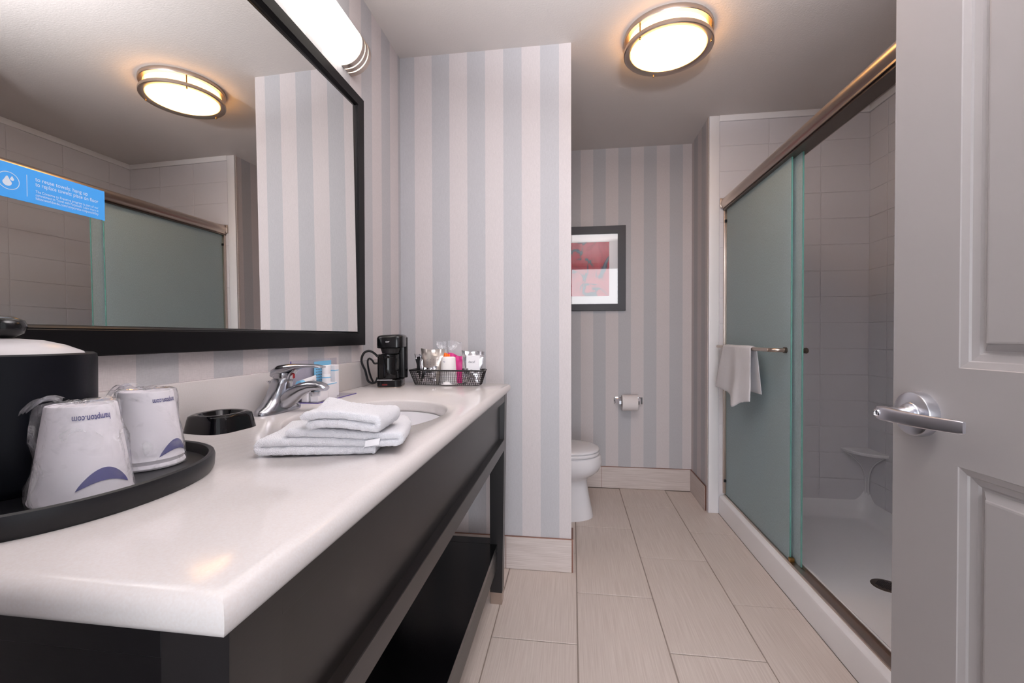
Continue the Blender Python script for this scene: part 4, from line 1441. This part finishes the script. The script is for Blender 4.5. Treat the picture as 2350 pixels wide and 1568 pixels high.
def bk_pt(t, k):
    """t around 0..1, k height 0..1"""
    N_ = 4
    pts = rrect(fx0 + (tx0 - fx0) * k, fx1 + (tx1 - fx1) * k, fY0 + (tY0 - fY0) * k, fY1 + (tY1 - fY1) * k, 0.016, 6)
    per = [0]
    for a_, b_ in zip(pts, pts[1:] + pts[:1]):
        per.append(per[-1] + math.hypot(a_[0] - b_[0], a_[1] - b_[1]))
    d = t * per[-1]
    for i in range(len(pts)):
        if per[i + 1] >= d - 1e-9:
            f_ = (d - per[i]) / (per[i + 1] - per[i] + 1e-12)
            a_, b_ = pts[i], pts[(i + 1) % len(pts)]
            x, y = a_[0] + (b_[0] - a_[0]) * f_, a_[1] + (b_[1] - a_[1]) * f_
            break
    if y < 1.70:
        y += 0.004 * sin(k * pi) * sin((x - fx0) / 0.08 * pi)
    return (x, y, fz + (tz - fz) * k)


MB().tube([bk_pt(i / 80, 1.0) for i in range(80)], 0.0032, 8, closed=True).build('rim', 'wire', wb)
wm = MB()
for k in range(0, 7):
    wm.tube([bk_pt(i / 64, k / 7) for i in range(64)], 0.0008, 4, closed=True)
for i in range(84):
    wm.tube([bk_pt((i + .5) / 84, k / 4) for k in range(5)], 0.0008, 4)
for i in range(1, 24):
    x = fx0 + (fx1 - fx0) * i / 24
    wm.tube([(x, fY0, fz), (x, fY1, fz)], 0.0006, 4)
wm.build('wire_mesh', 'wire', wb, smooth=False, kind='stuff')
BZ = CZ1 + 0.0032


def packet(name, label, cat, pts, y0_, depth, material, crimp=0.005, seed=1, tilt=0.0, lettering=None, group=None, parts=None):
    """flat sealed packet: pts = outline (x, z) of the front; pillow thickness, crimped ends"""
    c = thing(name, label, cat, ((pts[0][0] + pts[1][0]) / 2, y0_, min(p[1] for p in pts)), group)
    (ax, az), (bx_, bz), (cx_, cz_), (dx_, dz) = pts      # bottom-left, bottom-right, top-right, top-left
    NU, NV = 12, 18
    vs, fs = [], []
    for side in (-1, 1):
        for j in range(NV + 1):
            v = j / NV
            for i in range(NU + 1):
                u = i / NU
                x = (ax * (1 - u) + bx_ * u) * (1 - v) + (dx_ * (1 - u) + cx_ * u) * v
                z = (az * (1 - u) + bz * u) * (1 - v) + (dz * (1 - u) + cz_ * u) * v
                th2 = depth * (max(0.0, sin(pi * min(1, max(0, (v - .10) / .80)))) ** 0.6) * (sin(pi * u) ** 0.5) + 0.0008
                n_ = noise.noise(Vector((x * 60 + seed, z * 60, side))) * 0.0022 + noise.noise(Vector((x * 160, seed, z * 160))) * 0.0006
                if v > 0.88:
                    n_ += 0.0018 * sin(u * 20 + seed) + 0.003 * sin(u * 5 + seed * 2)
                y = y0_ + tilt * (v - .2) * .06 + side * th2 * .5 + n_
                vs.append((x, y, z + (0.0022 * sin(u * 7 + seed) if j == NV else 0)))
    W_ = NU + 1
    K_ = W_ * (NV + 1)
    for s_ in (0, 1):
        for j in range(NV):
            for i in range(NU):
                a_ = s_ * K_ + j * W_ + i
                fs.append((a_, a_ + 1, a_ + W_ + 1, a_ + W_))
    edge = [(0, i) for i in range(NU)] + [(j, NU) for j in range(NV)] + [(NV, i) for i in range(NU, 0, -1)] + [(j, 0) for j in range(NV, 0, -1)]
    for k in range(len(edge)):
        a_, b_ = edge[k], edge[(k + 1) % len(edge)]
        ia, ib = a_[0] * W_ + a_[1], b_[0] * W_ + b_[1]
        fs.append((ia, ib, ib + K_, ia + K_))
    o_ = MB().add(vs, fs).build('sachet', material, c, angle=30)
    if parts:
        parts(c, o_)
    return c


packet('foil_stick', 'narrow foil stick pack with dark front at the left end of the basket', 'packet', [(-0.600, BZ), (-0.580, BZ), (-0.590, 1.014), (-0.622, 1.018)], 1.683, 0.008, 'foil', seed=3, tilt=-.1,
       parts=lambda c, o_: MB().box(-0.612, -0.599, 1.6755, 1.6765, 0.944, 1.006).build('dark_front', 'black_plastic', o_))


def dots(c, o_):
    mb = MB()
    for i in range(4):
        for j in range(3):
            mb.box(-0.572 + i * 0.0135, -0.5695 + i * 0.0135, 1.6815, 1.6820, 0.975 + j * 0.009, 0.977 + j * 0.009)
    mb.build('perforations', 'grey_ink', o_, smooth=False, kind='stuff')


packet('coffee_pouch', 'beige foil coffee pouch with perforated belly behind the basket rim', 'packet', [(-0.585, BZ), (-0.532, BZ), (-0.504, 1.033), (-0.602, 1.037)], 1.696, 0.022, 'foil_beige', seed=8, parts=dots)
packet('foil_pouch', 'crumpled silver foil pouch lying low at the left of the basket', 'packet', [(-0.598, BZ), (-0.535, BZ), (-0.532, 0.968), (-0.590, 0.962)], 1.678, 0.008, 'foil', seed=14)
packet('sweetener_sachet', 'orange sachet standing behind the white cup in the basket', 'packet', [(-0.525, BZ), (-0.490, BZ), (-0.488, 1.018), (-0.520, 1.018)], 1.7165, 0.003, 'orange', seed=5)
packet('sugar_sachet', 'magenta sachet leaning behind the white cup in the basket', 'packet', [(-0.500, BZ), (-0.440, BZ), (-0.438, 1.006), (-0.497, 1.021)], 1.7225, 0.003, 'magenta', seed=6)
packet('tea_bag', 'clear plastic stirrer bag standing at the back left of the basket', 'bag', [(-0.545, BZ), (-0.498, BZ), (-0.505, 1.064), (-0.549, 1.066)], 1.7295, 0.003, 'bag', seed=9)
packet('clear_bag', 'clear plastic bag of utensils standing at the back middle of the basket', 'bag', [(-0.494, BZ), (-0.442, BZ), (-0.442, 1.064), (-0.500, 1.070)], 1.7315, 0.003, 'bag', seed=12)


def decaf(c, o_):
    MB().box(-0.410, -0.357, 1.6735, 1.6742, 0.925, 1.012).build('white_label', 'white_paper', o_)
    text_mesh('decaf', 0.0125, lambda u, v: (-0.402 + u, 1.6730, 0.983 + v), 'grey_ink', 'lettering', o_)


packet('coffee_packet', 'silver foil decaf coffee packet at the right end of the basket', 'packet', [(-0.412, BZ), (-0.362, BZ), (-0.340, 1.025), (-0.432, 1.030)], 1.687, 0.016, 'foil', seed=21, parts=decaf)
packet('foil_pouch', 'crumpled silver foil pouch lying low at the right of the basket', 'packet', [(-0.425, BZ), (-0.363, BZ), (-0.366, 0.955), (-0.420, 0.962)], 1.672, 0.006, 'foil', seed=31)
cup3 = thing('basket_cup', 'upturned white paper cup standing in the middle of the wire basket', 'cup', (-0.486, 1.695, BZ))
CB = (-0.4865, 1.6915)
MB().lathe([(0.0, 0.0), (0.0345, 0.0), (0.036, 0.002), (0.0345, 0.005), (0.0335, 0.006), (0.0275, 0.1045), (0.0265, 0.1065), (0.022, 0.1085), (0.0, 0.109)], (CB[0], CB[1], BZ), 44).build('cup_body', 'cup', cup3, angle=40)


def on3(u, v):
    a = radians(-125) + u / 0.03
    return (CB[0] + 0.0303 * cos(a), CB[1] + 0.0303 * sin(a), BZ + 0.092 - v)


text_mesh('ha', 0.008, lambda u, v: on3(0.012 - u, v), 'navy', 'lettering', cup3)
